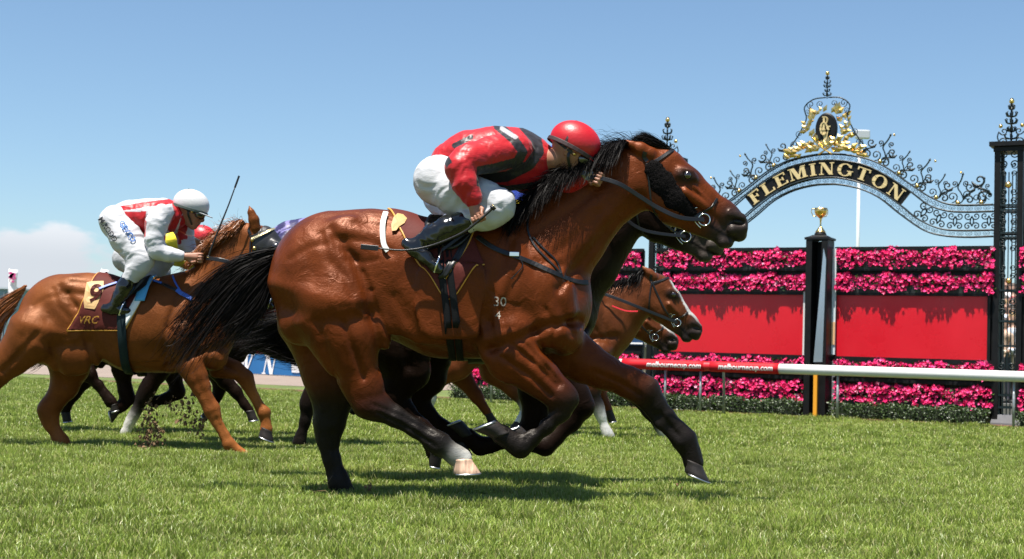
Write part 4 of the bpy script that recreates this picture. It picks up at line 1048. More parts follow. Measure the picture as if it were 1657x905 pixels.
        paint(np.clip((-(hx - 1160) * -.775 + (hy - 345) * .632) / 26, 0, 1) * np.clip(1.6 - np.hypot(hx - 1185, hy - 372) / 40, 0, 1) * .93, s.muz)
        paint(np.clip(1.3 - poly_dist(hx, hy, [(1150, 366), (1172, 380), (1196, 390)]) / 3.0, 0, 1) * nearhead, (.004, .003, .003))
        base = gnd(s.T(700, 340)[0], 700); root = empty('horse', (V[:, 0].mean(), s.D, 0), label, 'horse', group)
        s.root = root; s.V = V; s.Q = Q
        me = mesh_np('body', V, Q, True, C); o = link(me, 'body', coatm, root); s.body_o = o
        s.bvh = BVHTree.FromPolygons(V.tolist(), Q.tolist())
        for (T, Hl), cor, hcol in s.hoofs:
            hm = hoof_mb(s.P(T[0], T[1], cor[3]), s.P(Hl[0], Hl[1], cor[3]), s.P(cor[0], cor[1], cor[3]), pxr(cor[2], s.D + cor[3]))
            ho = hm.build('hoof', hoofmat if not hcol else hcol, root, smooth=True)
            sh = shoe_mb(s.P(T[0], T[1], cor[3]), s.P(Hl[0], Hl[1], cor[3]), s.P(cor[0], cor[1], cor[3]), pxr(cor[2], s.D + cor[3]))
            sh.build('horseshoe', mat('shoe', (.55, .55, .56), .35, 1.0), ho, smooth=True)
        # eyes
        sc = s.head[3] * s.D / 8.24
        for sd in (-1, 1):
            m = MB().ball((0, 0, 0), .027 * sc, 10); o2 = m.build('eye', mat('eye', (.012, .007, .005), .06, spec=.8, coat=1), root, True)
            o2.location = s.P(*s.H(1112, 284), sd * .073 * sc)
        for sd in (-1, 1):                                                    # dark inside of each nostril
            m = MB(); ang = s.head[2] - .55
            m.ball((0, 0, 0), 1, 10); o3 = m.build('nostril', mat('nostril', (.006, .004, .004), .7), root, True)
            o3.location = s.P(*s.H(1194, 359), sd * .030 * sc); o3.scale = (.034 * sc, .012 * sc, .0135 * sc); o3.rotation_euler = (0, ang, 0)
        return root
    # surface helpers : put something onto the coat where the photograph shows it
    def hit(s, px, py, lift=0.0):
        d = ray(px, py).normalized(); loc, n, i, dist = s.bvh.ray_cast(CAMPOS, d)
        if loc is None:
            p = s.P(px, py, 0); loc, n, i, dist = s.bvh.find_nearest(p)
        if n.dot(d) > 0: n = -n
        return loc + n * lift, n
    def strap(s, name, pts, width, m, thick=.004, lift=.003, parent=None, free=False, n=6, floor=None):
        P2 = []
        sp = smooth_path([Vector((x[0], x[1], 0)) for x in pts], n)
        L = [s.hit(p.x, p.y, lift + thick) for p in sp]
        C = [l[0] for l in L]; Nn = [l[1] for l in L]
        for _ in range(3):
            C = [C[0]] + [(C[i - 1] + C[i] * 2 + C[i + 1]) / 4 for i in range(1, len(C) - 1)] + [C[-1]]
            Nn = [Nn[0]] + [(Nn[i - 1] + Nn[i] + Nn[i + 1]).normalized() for i in range(1, len(Nn) - 1)] + [Nn[-1]]
        return ribbon_mb(C, Nn, width, thick).build(name, m, parent or s.root, smooth=False)
def ribbon_mb(C, Nn, width, thick, mb=None):
    mb = mb or MB(); V = []; F = []
    for i, c in enumerate(C):
        tg = (C[min(i + 1, len(C) - 1)] - C[max(i - 1, 0)]).normalized(); sd = tg.cross(Nn[i]).normalized(); nn = sd.cross(tg).normalized()
        w = (width[i] if isinstance(width, (list, tuple)) else width) / 2; t = thick / 2
        V += [c + sd * w * .8 + nn * t, c - sd * w * .8 + nn * t, c - sd * w, c - sd * w * .8 - nn * t, c + sd * w * .8 - nn * t, c + sd * w]
    for i in range(len(C) - 1):
        for k in range(6): F.append((i * 6 + k, i * 6 + (k + 1) % 6, (i + 1) * 6 + (k + 1) % 6, (i + 1) * 6 + k))
    F.append((5, 4, 3, 2, 1, 0)); F.append(tuple((len(C) - 1) * 6 + k for k in range(6)))
    return mb.add(V, F)
def _hoof_frame(T, H, C):
    f = (T - H); L = f.length; f.normalize(); sc = (T + H) / 2; up = C - sc; up = up - f * up.dot(f); up.normalize(); return f, up, f.cross(up).normalized(), L, sc
def hoof_mb(T, H, C, rc):
    f, up, sd, L, sc = _hoof_frame(T, H, C); mb = MB(); n = 18; rings = []
    hgt = (C - sc).dot(up)
    for t, e in ((0, .98), (.06, 1.01), (.35, .97), (.65, .92), (.88, .90), (.97, .93), (1.0, .90), (1.08, .55)):
        c = sc + (C - sc) * t if t <= 1 else C + up * hgt * (t - 1)
        ra = (L * .5 * (1 - min(t, 1)) + rc * 1.04 * min(t, 1)) * e; rb = (L * .46 * (1 - min(t, 1)) + rc * .98 * min(t, 1)) * e
        ring = []
        for k in range(n):
            a = 2 * math.pi * k / n; ca = math.cos(a); sa = math.sin(a)
            if ca < 0: ca *= .92 if t > .5 else .95
            ring.append(c + f * ca * ra + sd * sa * rb)
        rings.append(ring)
    V = [p for r in rings for p in r]; F = []
    for i in range(len(rings) - 1):
        for k in range(n): F.append((i * n + k, i * n + (k + 1) % n, (i + 1) * n + (k + 1) % n, (i + 1) * n + k))
    F.append(tuple(range(n - 1, -1, -1))); F.append(tuple((len(rings) - 1) * n + k for k in range(n)))
    mb.add(V, F); return mb
def shoe_mb(T, H, C, rc):
    f, up, sd, L, sc = _hoof_frame(T, H, C); mb = MB()
    P = [sc - up * .002 + f * math.cos(a) * L * .485 + sd * math.sin(a) * L * .44 for a in [math.pi * (-.78 + 1.56 * i / 14) for i in range(15)]]
    mb.tube(P, .0065, 6, flat=1.0); return mb

def hair_mb(guides, count, width, seed, jitter=.02, seg=10, taper=.25, curl=.0, minlen=.6):
    """guides: list of polylines (same length) of Vectors; strands interpolate between neighbours"""
    r = random.Random(seed); mb = MB(); G = [smooth_path(g, seg // 2) for g in guides]
    for _ in range(count):
        u = r.random() * (len(G) - 1) if len(G) > 1 else 0; i = min(int(u), max(len(G) - 2, 0)); t = u - i
        A = G[i]; B = G[min(i + 1, len(G) - 1)]; n = min(len(A), len(B)); cut = int(n * r.uniform(minlen, 1)); 
        o0 = Vector((r.gauss(0, 1), r.gauss(0, 1), r.gauss(0, 1))) * jitter; o1 = Vector((r.gauss(0, 1), r.gauss(0, 1), r.gauss(0, 1))) * jitter
        ph = r.uniform(0, 6.28); P = []
        for q in range(max(cut, 3)):
            s_ = q / (n - 1); p = A[min(q, n - 1)].lerp(B[min(q, n - 1)], t) + o0 * (.3 + .2 * s_) + o1 * s_ * 1.6
            p = p + Vector((math.sin(ph + s_ * 7), math.cos(ph * 2 + s_ * 5), math.sin(ph * 3 + s_ * 8))) * curl * s_
            P.append(p)
        w = width * r.uniform(.5, 1.4); nP = len(P); fv = Vector((r.gauss(0, 1), r.gauss(0, 1), r.gauss(0, 1))); V = []; i0 = len(mb.v)
        for q in range(nP):
            tg = P[min(q + 1, nP - 1)] - P[max(q - 1, 0)]; sdv = tg.cross(fv).normalized() * w * (1 - (1 - taper) * (q / (nP - 1)) ** 2); mb.v += [tuple(P[q] - sdv), tuple(P[q] + sdv)]
        mb.f += [(i0 + 2 * q, i0 + 2 * q + 1, i0 + 2 * q + 3, i0 + 2 * q + 2) for q in range(nP - 1)]
    return mb

HAIR = mat('black_hair', (.006, .0048, .0045), .5, spec=.09, noise=.3, nscale=40)
LEATH = mat('black_leather', (.008, .0075, .0075), .36, spec=.4, bump=.0006, bscale=300)
METAL = mat('polished_steel', (.75, .75, .76), .16, 1.0)
HOOF = mat('dark_horn', (.020, .016, .014), .5, spec=.3, noise=.4, nscale=30, stretch=(3, 3, 12), bump=.001, bscale=60)
HOOFW = mat('pale_striped_horn', (.55, .36, .25), .42, noise=.55, nscale=14, stretch=(3.5, 1, .6))
COATM = coat_mat('horse_coat', .35, .72); COATC = coat_mat('chestnut_coat', .42, .55, .4); COATD = coat_mat('horse_coat_dark', .42, .3)

# ---- lead bay
A = Horse(8.24, (1, 565, 340), (1060, 262, HANG, 1.0), BAY, BLK, h=.0105)
A.body()
A.neck([(855, 431, 86), (912, 377, 66), (965, 322, 53), (1017, 291, 47), (1046, 276, 40)])
A.hd()
n_, f_ = -.16, .16
# near hind, reaching forward under the belly
A.leg([(545, 500, 72, n_), (562, 545, 54, n_), (572, 585, 39, n_), (586, 622, 27, n_), (596, 645, 22, n_, BAYD)], .55, .04)
A.leg([(577, 640, 10, n_, BAYD), (592, 655, 21, n_, BAYD), (612, 662, 19, n_, BLK), (640, 676, 14.5, n_), (672, 694, 13.5, n_), (700, 711, 16, n_), (712, 719, 18, n_), (730, 732, 14, n_, BLK), (747, 743, 17, n_, WHT)], .72, .02, ((778, 766), (733, 767)), HOOFW)
A.leg([(604, 632, 9, n_, BAYD), (640, 663, 8, n_, BLK), (690, 700, 9, n_, BLK)], .6, .015)
# far hind on the ground
A.leg([(520, 520, 70, f_), (535, 580, 52, f_), (540, 625, 40, f_, BLK), (536, 665, 26, f_), (533, 690, 22, f_), (531, 713, 15, f_), (538, 745, 11.5, f_), (546, 770, 12, f_), (550, 784, 15, f_), (556, 796, 12, f_), (560, 801, 14, f_)], .62, .03, ((575, 812), (545, 811)))
A.leg([(515, 680, 9, f_, BLK), (521, 710, 8.5, f_), (537, 772, 6, f_)], .6, .015)
# near fore, folded under
A.leg([(822, 545, 54, n_), (828, 577, 42, n_), (868, 606, 32, n_), (897, 632, 24, n_, BAYD), (912, 646, 22.5, n_, BLK), (907, 667, 15, n_), (885, 690, 11.5, n_), (858, 712, 12, n_), (841, 723, 17, n_), (826, 714, 14, n_), (812, 704, 17, n_)], .62, .022, ((766, 696), (806, 681)))
A.leg([(795, 568, 20, n_ - .02), (840, 600, 16, n_ - .03), (885, 632, 12, n_ - .02)], .6, .02)
A.leg([(838, 553, 18, n_ - .05), (872, 590, 15, n_ - .05), (905, 628, 9, n_ - .03)], .6, .014)
# far fore, stretched forward
A.leg([(905, 560, 48, f_), (945, 585, 34, f_), (975, 601, 28, f_), (1016, 618, 24, f_, BAY), (1045, 634, 23.5, f_, BLK), (1061, 653, 15.5, f_), (1080, 675, 12.5, f_), (1097, 695, 13, f_), (1107, 712, 19, f_), (1117, 730, 15, f_), (1122, 748, 17, f_)], .66, .022, ((1149, 782), (1107, 764)))
A.leg([(1040, 655, 7, f_, BLK), (1066, 685, 7, f_), (1094, 710, 9, f_)], .7, .02)
A.leg([(960, 592, 18, f_ - .05), (1010, 612, 13, f_ - .04)], .6, .02)
A.LOCAL = [([(556, 522), (572, 568), (588, 612)], 5, 0.0130), ([(830, 560), (870, 592), (903, 626)], 4.5, 0.0145), ([(812, 578), (856, 607), (892, 640)], 4, 0.0116),
    ([(845, 552), (880, 590), (908, 622)], 3.5, 0.0087), ([(612, 668), (660, 692), (705, 722)], 3, 0.0087), ([(604, 655), (650, 674), (700, 702)], 3, 0.0072),
    ([(1100, 310), (1118, 335), (1128, 352)], 4.5, 0.0072), ([(1122, 296), (1160, 328)], 5, 0.0058), ([(1092, 262), (1098, 266)], 8, 0.0101), ([(1128, 318), (1160, 345)], 3, -0.0043),
    ([(960, 600), (1010, 622), (1036, 640)], 4, 0.0101), ([(1068, 668), (1098, 705)], 3, 0.0072), ([(538, 700), (545, 770)], 3, 0.0072), ([(900, 660), (850, 712)], 3, 0.0058)]
A.build('leading bay horse branded 30 over 4, galloping under the jockey in red', 'racehorses galloping to the right', HOOF, COATM)
FINISH_EOF_MARK = 0
# ------------------------------------------------------------------ the other horses
GRP = 'racehorses galloping to the right'
DKB = (.009, .0045, .003); DBAY = (.05, .016, .006); LBAY = (.095, .026, .008)
# dark bay alongside, on the far side of the leader
B = Horse(9.2, (.90, 612, 368), (1036, 300, HANG - .02, .90), DKB, BLK, h=.015, muz=(.05, .040, .034))
B.body(); B.neck([(888, 462, 84), (935, 415, 66), (975, 365, 54), (1008, 330, 44), (1028, 312, 36)]); B.hd()
B.leg([(590, 500, 58, n_), (640, 560, 52, n_), (660, 600, 34, n_), (640, 628, 24, n_), (636, 645, 20, n_), (655, 664, 14, n_), (680, 690, 12.5, n_), (700, 712, 15, n_), (704, 726, 11, n_), (704, 733, 13, n_)], .6, .03, ((712, 758), (694, 754)))
B.leg([(600, 520, 58, f_), (690, 570, 40, f_), (690, 610, 30, f_), (664, 638, 22, f_), (690, 668, 12, f_), (716, 692, 11, f_), (730, 704, 13, f_), (742, 716, 11, f_)], .6, .03, ((764, 735), (738, 738)))
B.leg([(870, 575, 42, n_), (905, 608, 28, n_), (932, 640, 22, n_), (940, 657, 21, n_), (925, 682, 15, n_), (898, 710, 12, n_), (882, 722, 15, n_), (862, 718, 12, n_), (850, 712, 14, n_)], .66, .02, ((818, 700), (844, 690)))
B.leg([(865, 575, 40, f_), (868, 635, 28, f_), (868, 672, 22, f_), (862, 694, 20, f_), (830, 711, 13, f_), (795, 720, 12, f_), (777, 722, 14.5, f_), (764, 712, 11.5, f_), (757, 705, 13, f_)], .66, .02, ((722, 690), (748, 680)))
B.build('dark brown horse running just beyond the leading bay, muzzle below its chin', GRP, HOOF, COATD)
# bay with a white blaze, behind on the right
Cc = Horse(14.2, (.58, 781, 440), (1062, 457, math.radians(52), .60), DBAY, BLK, h=.019, blaze=True); Cc.coat = LBAY
Cc.body(); Cc.neck([(960, 545, 54), (985, 520, 46), (1012, 494, 36), (1036, 478, 28), (1052, 468, 24)]); Cc.hd()
Cc.leg([(780, 550, 34, n_), (740, 592, 22, n_), (706, 615, 14, n_), (690, 630, 11, n_, BLK), (697, 646, 8, n_, WHT), (692, 664, 7, n_), (690, 676, 7, n_), (694, 684, 7, n_)], .7, .02, ((702, 700), (686, 700)))
Cc.leg([(790, 560, 30, f_), (800, 600, 22, f_), (830, 630, 12, f_), (846, 646, 9, f_, BLK), (852, 662, 7, f_, WHT), (846, 676, 7, f_), (838, 684, 6.5, f_)], .7, .02, ((820, 698), (834, 703)))
Cc.leg([(965, 570, 24, n_), (962, 610, 15, n_), (960, 635, 10.5, n_, BLK), (966, 655, 10, n_), (973, 675, 7, n_, WHT), (980, 696, 7, n_), (984, 704, 8, n_), (989, 709, 7, n_)], .8, .02, ((999, 717), (983, 717)))
Cc.leg([(975, 575, 22, f_), (1005, 620, 14, f_), (1030, 645, 10, f_, BLK), (1048, 668, 8, f_), (1066, 690, 7, f_), (1075, 700, 8, f_, WHT), (1082, 708, 6.5, f_)], .8, .02, ((1094, 716), (1078, 718)))
Cc.build('bay horse with white blaze and white lower leg, head below the flowers', GRP, HOOF, COATM)
# second blazed head beyond it
Dd = Horse(15.3, (.55, 735, 450), (1022, 492, math.radians(44), .54), DBAY, BLK, h=.022, blaze=True); Dd.coat = LBAY
Dd.body(); Dd.neck([(905, 540, 50), (940, 524, 42), (975, 508, 32), (1005, 500, 25)]); Dd.hd()
Dd.leg([(740, 540, 34, n_), (710, 590, 22, n_), (680, 620, 12, n_), (660, 650, 8, n_), (650, 685, 7, n_)], .7, .02, ((660, 697), (644, 697)))
Dd.leg([(740, 540, 34, f_), (740, 600, 20, f_), (770, 640, 10, f_), (790, 670, 7, f_)], .7, .02, ((806, 682), (790, 686)))
Dd.leg([(900, 560, 28, n_), (905, 610, 15, n_), (905, 640, 10, n_), (890, 670, 7, n_)], .7, .02, ((872, 668), (886, 660)))
Dd.leg([(900, 560, 28, f_), (940, 600, 15, f_), (970, 630, 9, f_), (985, 665, 7, f_)], .7, .02, ((998, 682), (984, 684)))
Dd.build('small bay horse head with white face marking, tucked below the blazed bay', GRP, HOOF, COATM)
# chestnut on the left
E = Horse(11.25, (.665, 117, 443), (415, 381, math.radians(46), .72), CHEST, (.30, .10, .03), h=.0122, w=1.0)
E.LOCAL = [([(303, 575), (322, 625), (338, 655)], 2.6, .006), ([(314, 572), (334, 612), (346, 650)], 2.4, .005), ([(350, 676), (366, 710)], 2.2, .006), ([(404, 628), (422, 660)], 2.2, .006), ([(365, 592), (392, 606)], 2.4, .005), ([(84, 672), (96, 704)], 2.2, .006), ([(60, 540), (30, 575), (5, 600)], 5, .010)]
E.body()
E.neck([(318, 512, 64), (348, 476, 50), (372, 438, 38), (392, 412, 31), (408, 396, 27)]); E.earup = True; E.hd(); 
E.leg([(52, 545, 46, n_), (20, 580, 27, n_), (-4, 606, 18, n_), (-20, 624, 15, n_), (-45, 650, 11, n_), (-70, 676, 10, n_)], .6, .03, ((-92, 696), (-74, 703)))
E.leg([(110, 540, 48, f_), (114, 590, 31, f_), (104, 625, 21, f_), (88, 650, 15, f_), (77, 663, 14, f_), (83, 688, 9, f_, (.22, .068, .017)), (94, 706, 8, f_), (100, 716, 10, f_), (107, 724, 8, f_)], .66, .03, ((119, 733), (100, 734)))
E.leg([(290, 545, 34, n_), (301, 575, 23, n_), (318, 610, 18.5, n_), (333, 643, 12.5, n_, (.20, .060, .015)), (343, 663, 13.5, n_), (351, 683, 8.5, n_, (.24, .078, .020)), (363, 704, 8, n_), (371, 719, 10.5, n_), (386, 730, 7.5, n_), (396, 737, 9, n_)], .68, .008, ((413, 747), (393, 748)))
E.leg([(286, 590, 8, n_ - .02, CHEST), (318, 622, 7, n_ - .02), (338, 652, 6, n_ - .02)], .6, .012)
E.leg([(330, 560, 30, f_), (356, 586, 14, f_), (380, 597, 13.5, f_), (397, 612, 13.5, f_), (406, 632, 9, f_, (.24, .078, .020)), (419, 656, 8, f_), (427, 668, 11, f_), (430, 682, 8, f_), (431, 694, 10.5, f_)], .7, .008, ((443, 716), (418, 705)))
E.leg([(350, 600, 12, f_ - .04), (378, 606, 8, f_ - .04)], .7, .012)
E.build('chestnut horse with black blinker hood and number nine saddlecloth', GRP, HOOF, COATC)
# brown horse between, purple rider
G = Horse(12.1, (.62, 372, 436), (620, 420, math.radians(40), .60), DKB, BLK, h=.019)
G.body(); G.neck([(552, 506, 56), (580, 475, 44), (600, 450, 34), (612, 432, 28)]); G.hd()
G.leg([(540, 570, 32, n_), (518, 612, 21, n_), (505, 640, 14, n_), (499, 655, 13, n_, BLK), (494, 682, 8.5, n_), (487, 706, 8, n_), (484, 717, 9.5, n_), (486, 722, 8.5, n_)], .75, .02, ((496, 731), (476, 731)))
G.leg([(560, 570, 30, f_), (590, 600, 18, f_), (612, 622, 12, f_), (595, 650, 8, f_), (572, 664, 8, f_)], .75, .02, ((556, 658), (570, 648)))
G.leg([(340, 560, 40, n_), (352, 590, 22, n_), (364, 616, 12, n_), (382, 634, 9, n_), (396, 655, 6.5, n_), (404, 665, 8, n_)], .7, .02, ((418, 680), (402, 682)))
G.leg([(335, 555, 40, f_), (352, 595, 22, f_), (358, 620, 13, f_), (352, 640, 8, f_), (345, 655, 7, f_), (340, 664, 7.5, f_)], .7, .02, ((326, 672), (334, 682)))
G.build('dark horse under the purple jockey, mostly hidden behind the leader', GRP, HOOF, COATD)
# dark horse beyond the chestnut
Ff = Horse(12.9, (.60, 128, 462), (400, 425, math.radians(48), .56), DKB, BLK, h=.020)
Ff.body(); Ff.neck([(300, 515, 54), (330, 485, 42), (360, 458, 32), (384, 440, 26)]); Ff.hd()
Ff.leg([(105, 575, 32, n_), (125, 598, 20, n_), (148, 606, 12, n_), (158, 622, 8, n_), (170, 638, 7, n_), (179, 650, 8.5, n_), (184, 655, 7, n_)], .7, .02, ((192, 664), (180, 668)))
Ff.leg([(140, 570, 30, f_), (135, 610, 18, f_), (118, 636, 12, f_), (108, 655, 8, f_), (106, 668, 8, f_)], .7, .02, ((116, 682), (102, 684)))
Ff.leg([(275, 570, 26, n_), (256, 600, 17, n_), (240, 628, 13, n_), (231, 644, 10.5, n_, BLK), (221, 664, 8, n_), (210, 684, 7.5, n_, WHT), (203, 700, 7, n_), (199, 706, 7.5, n_)], .75, .02, ((186, 716), (204, 716)))
Ff.leg([(290, 565, 26, f_), (280, 605, 14, f_), (288, 635, 11, f_), (270, 645, 8.5, f_), (248, 650, 8.5, f_), (238, 644, 7, f_)], .75, .02, ((222, 640), (232, 630)))
Ff.leg([(205, 560, 28, -.05), (197, 600, 14, -.05), (203, 632, 11, -.05), (208, 645, 10, -.05), (198, 656, 9, -.05), (192, 662, 8, -.05)], .75, .02, ((182, 684), (178, 662)))
Ff.build('black horse with a white sock galloping just beyond the chestnut', GRP, HOOF, COATD)

# ------------------------------------------------------------------ manes and tails
def P3(h, pts, dz0=0): return [h.P(x, y, dz0 + (z if z else 0)) for x, y, z in [(p + (0,))[:3] for p in pts]]
CHAIR = mat('chestnut_hair', (.26, .085, .022), .4, spec=.5, noise=.35, nscale=40)
def tail(h, gs, n, w, seed, m=HAIR, jit=.03, name='tail', **k): return hair_mb([P3(h, g) for g in gs], n, w, seed, jit, 12, **k).build(name, m, h.root, True)
tail(A, [[(452, 402), (415, 412), (375, 428), (330, 462), (285, 520), (262, 566)], [(446, 412), (410, 425), (372, 448), (335, 490), (300, 540), (285, 580)], [(442, 428), (415, 450), (385, 485), (350, 520), (322, 560), (300, 590)], [(441, 442), (425, 470), (405, 500), (380, 530), (352, 560), (340, 575)], [(440, 440), (436, 470), (426, 500), (410, 520), (395, 535), (380, 545)]], 2900, .0016, 3, jit=.026, curl=.022, minlen=.22)
tail(A, [[(447, 410), (400, 430), (350, 470), (290, 530), (262, 560)], [(443, 425), (400, 460), (350, 520), (300, 590), (285, 615)]], 160, .0018, 4, jit=.045, curl=.02, minlen=.8)
tail(B, [[(520, 455, -.02), (478, 500, -.05), (440, 515, -.08), (400, 528), (372, 545)], [(530, 500, -.05), (490, 530, -.08), (450, 548), (415, 560), (385, 565)], [(545, 555, -.05), (510, 570, -.06), (475, 574), (440, 566), (412, 558)], [(540, 590, 0), (510, 590), (490, 588), (470, 580), (455, 574)]], 2600, .0016, 8, jit=.028, curl=.022, minlen=.3)
tail(E, [[(42, 462), (15, 478), (-15, 500), (-40, 530)], [(30, 485), (5, 505), (-12, 530), (-30, 570)], [(18, 505), (2, 525), (-8, 555), (-20, 600)]], 1000, .003, 9, CHAIR, jit=.02, curl=.01)
tail(Ff, [[(95, 500), (75, 540), (52, 570), (26, 590)], [(100, 520), (85, 560), (65, 585), (40, 598)]], 700, .003, 10, jit=.02, curl=.01)
tail(G, [[(310, 470), (290, 500), (270, 530), (250, 570)], [(312, 500), (295, 530), (280, 560), (270, 600)]], 200, .005, 12, jit=.02)
tail(Cc, [[(735, 470), (700, 490), (660, 520), (640, 550)], [(735, 490), (705, 520), (675, 550), (655, 580)]], 200, .006, 13, jit=.02)
tail(Dd, [[(690, 480), (660, 500), (620, 520)], [(690, 495), (665, 525), (640, 560)]], 160, .006, 14, jit=.02)
def mane(h, crest, n, w, seed, m=HAIR, dx=-52, dy=30, side=-.07, jit=.014, up=-8, name='mane', parent=None):
    gs = []
    for x, y in crest:
        gs.append([(x, y, side * .15), (x + dx * .35, y + up, side * .8), (x + dx * .7, y + dy * .35, side * 1.3), (x + dx, y + dy, side * 1.6)])
    return hair_mb([P3(h, g) for g in gs], n, w, seed, jit, 9, curl=.014, minlen=.45).build(name, m, h.root, True)
mane(A, [(842, 362), (866, 336), (892, 312), (920, 290), (948, 268), (975, 254), (1002, 243), (1022, 238)], 3600, .0017, 20, dx=-36, dy=44, side=-.13)
mane(A, [(846, 352), (880, 318), (915, 288), (950, 262), (985, 246), (1025, 234)], 1500, .0017, 21, dx=-58, dy=22, side=-.10, up=-2)
mane(A, [(960, 262), (990, 246), (1030, 234)], 260, .0013, 22, dx=-55, dy=-14, side=-.03, up=-14, jit=.03)
hair_mb([P3(A, [(1082, 240, -.02), (1062, 226, -.03), (1040, 218, -.03), (1018, 224, -.03)]), P3(A, [(1088, 244, -.03), (1062, 236, -.04), (1036, 230, -.05), (1012, 238, -.05)])], 800, .0017, 23, .008, 8, curl=.01).build('forelock', HAIR, A.root, True)
mane(B, [(900, 380), (940, 345), (975, 315), (1005, 298)], 1200, .002, 24, dx=-40, dy=30)
mane(E, [(318, 434), (334, 416), (350, 399), (368, 386), (386, 376), (402, 368)], 2000, .0024, 25, CHAIR, dx=-30, dy=6, side=-.06, up=-10)
mane(E, [(330, 416), (350, 398), (370, 384), (396, 370)], 360, .002, 26, CHAIR, dx=-26, dy=-18, side=-.02, up=-16, jit=.03)
mane(Cc, [(985, 474), (1010, 462), (1035, 452), (1050, 446)], 300, .005, 27, dx=-20, dy=14)
mane(G, [(520, 440), (560, 425), (600, 405)], 200, .005, 28, dx=-20, dy=16)
mane(Ff, [(300, 465), (340, 440), (380, 415)], 200, .005, 29, dx=-20, dy=16)
# ------------------------------------------------------------------ tack helpers
def drape(h, name, fx, fth, nu, nv, m, lift, thick, zc_px, parent=None):
    """cloth lying on the trunk: fx(u,v) -> px along the horse, fth(u,v) -> angle round the trunk (0 top, - near side, + far side)"""
    V = []; F = []
    for i in range(nu + 1):
        for j in range(nv + 1):
            u, v = i / nu, j / nv; x = fx(u, v); th = math.radians(fth(u, v)); axis = h.P(*h.T(x, zc_px)) if h.tf_px else h.P(x, zc_px)
            d = Vector((0, math.sin(th), math.cos(th))); loc, n, k, dist = h.bvh.ray_cast(axis, d)
            if loc is None: loc = axis + d * .3
            V.append(loc + d * (lift + .002 * math.sin(u * 9 + v * 13)))
    for i in range(nu):
        for j in range(nv): q = i * (nv + 1) + j; F.append((q, q + nv + 1, q + nv + 2, q + 1))
    me = bpy.data.meshes.new(name); me.from_pydata([tuple(v) for v in V], [], F); me.update(); me.polygons.foreach_set('use_smooth', np.ones(len(me.polygons), dtype=bool))
    o = link(me, name, m, parent or h.root); md = o.modifiers.new('thick', 'SOLIDIFY'); md.thickness = thick; md.offset = 1; return o, V, F
Horse.tf_px = False
def edge_tube(h, name, V, ids, r, m, parent): MB().tube([V[i] for i in ids], r, 6, flat=1).build(name, m, parent, True)
def surf_text(h_hit, txt, px, py, size, ang, m, parent, name='lettering', lift=.004, bold=0, shear=0, k=1.0, sub=2):
    me = text_mesh(txt, size, shear, bold, .0001); me.materials.append(m); ca, sa = math.cos(ang), math.sin(ang)
    for v in me.vertices:
        x, y = v.co.x * k, -v.co.y; loc, n = h_hit(px + x * ca - y * sa, py + x * sa + y * ca); v.co = loc + n * lift
    return link(me, name, None, parent)
def ring_tube(c, r, n1, n2, tr, m, name, parent, a0=0, a1=360):
    P = [c + (n1 * math.cos(math.radians(a0 + (a1 - a0) * k / 20)) + n2 * math.sin(math.radians(a0 + (a1 - a0) * k / 20))) * r for k in range(21)]
    return MB().tube(P, tr, 6, cap=a1 - a0 < 360).build(name, m, parent, True)
MAROON = mat('maroon_cloth', (.080, .013, .009), .7, bump=.006, bscale=12, spec=.2)
GOLDC = mat('gold_braid', (.50, .24, .03), .5, bump=.001, bscale=200)
BLUEW = mat('blue_webbing', (.03, .10, .42), .5); REDW = mat('red_rein', (.6, .02, .03), .4)
FLEECE = mat('black_fleece', (.007, .006, .006), .95, bump=.006, bscale=160, spec=.05)
def sc_of(h): return h.head[3] * h.D / 8.24
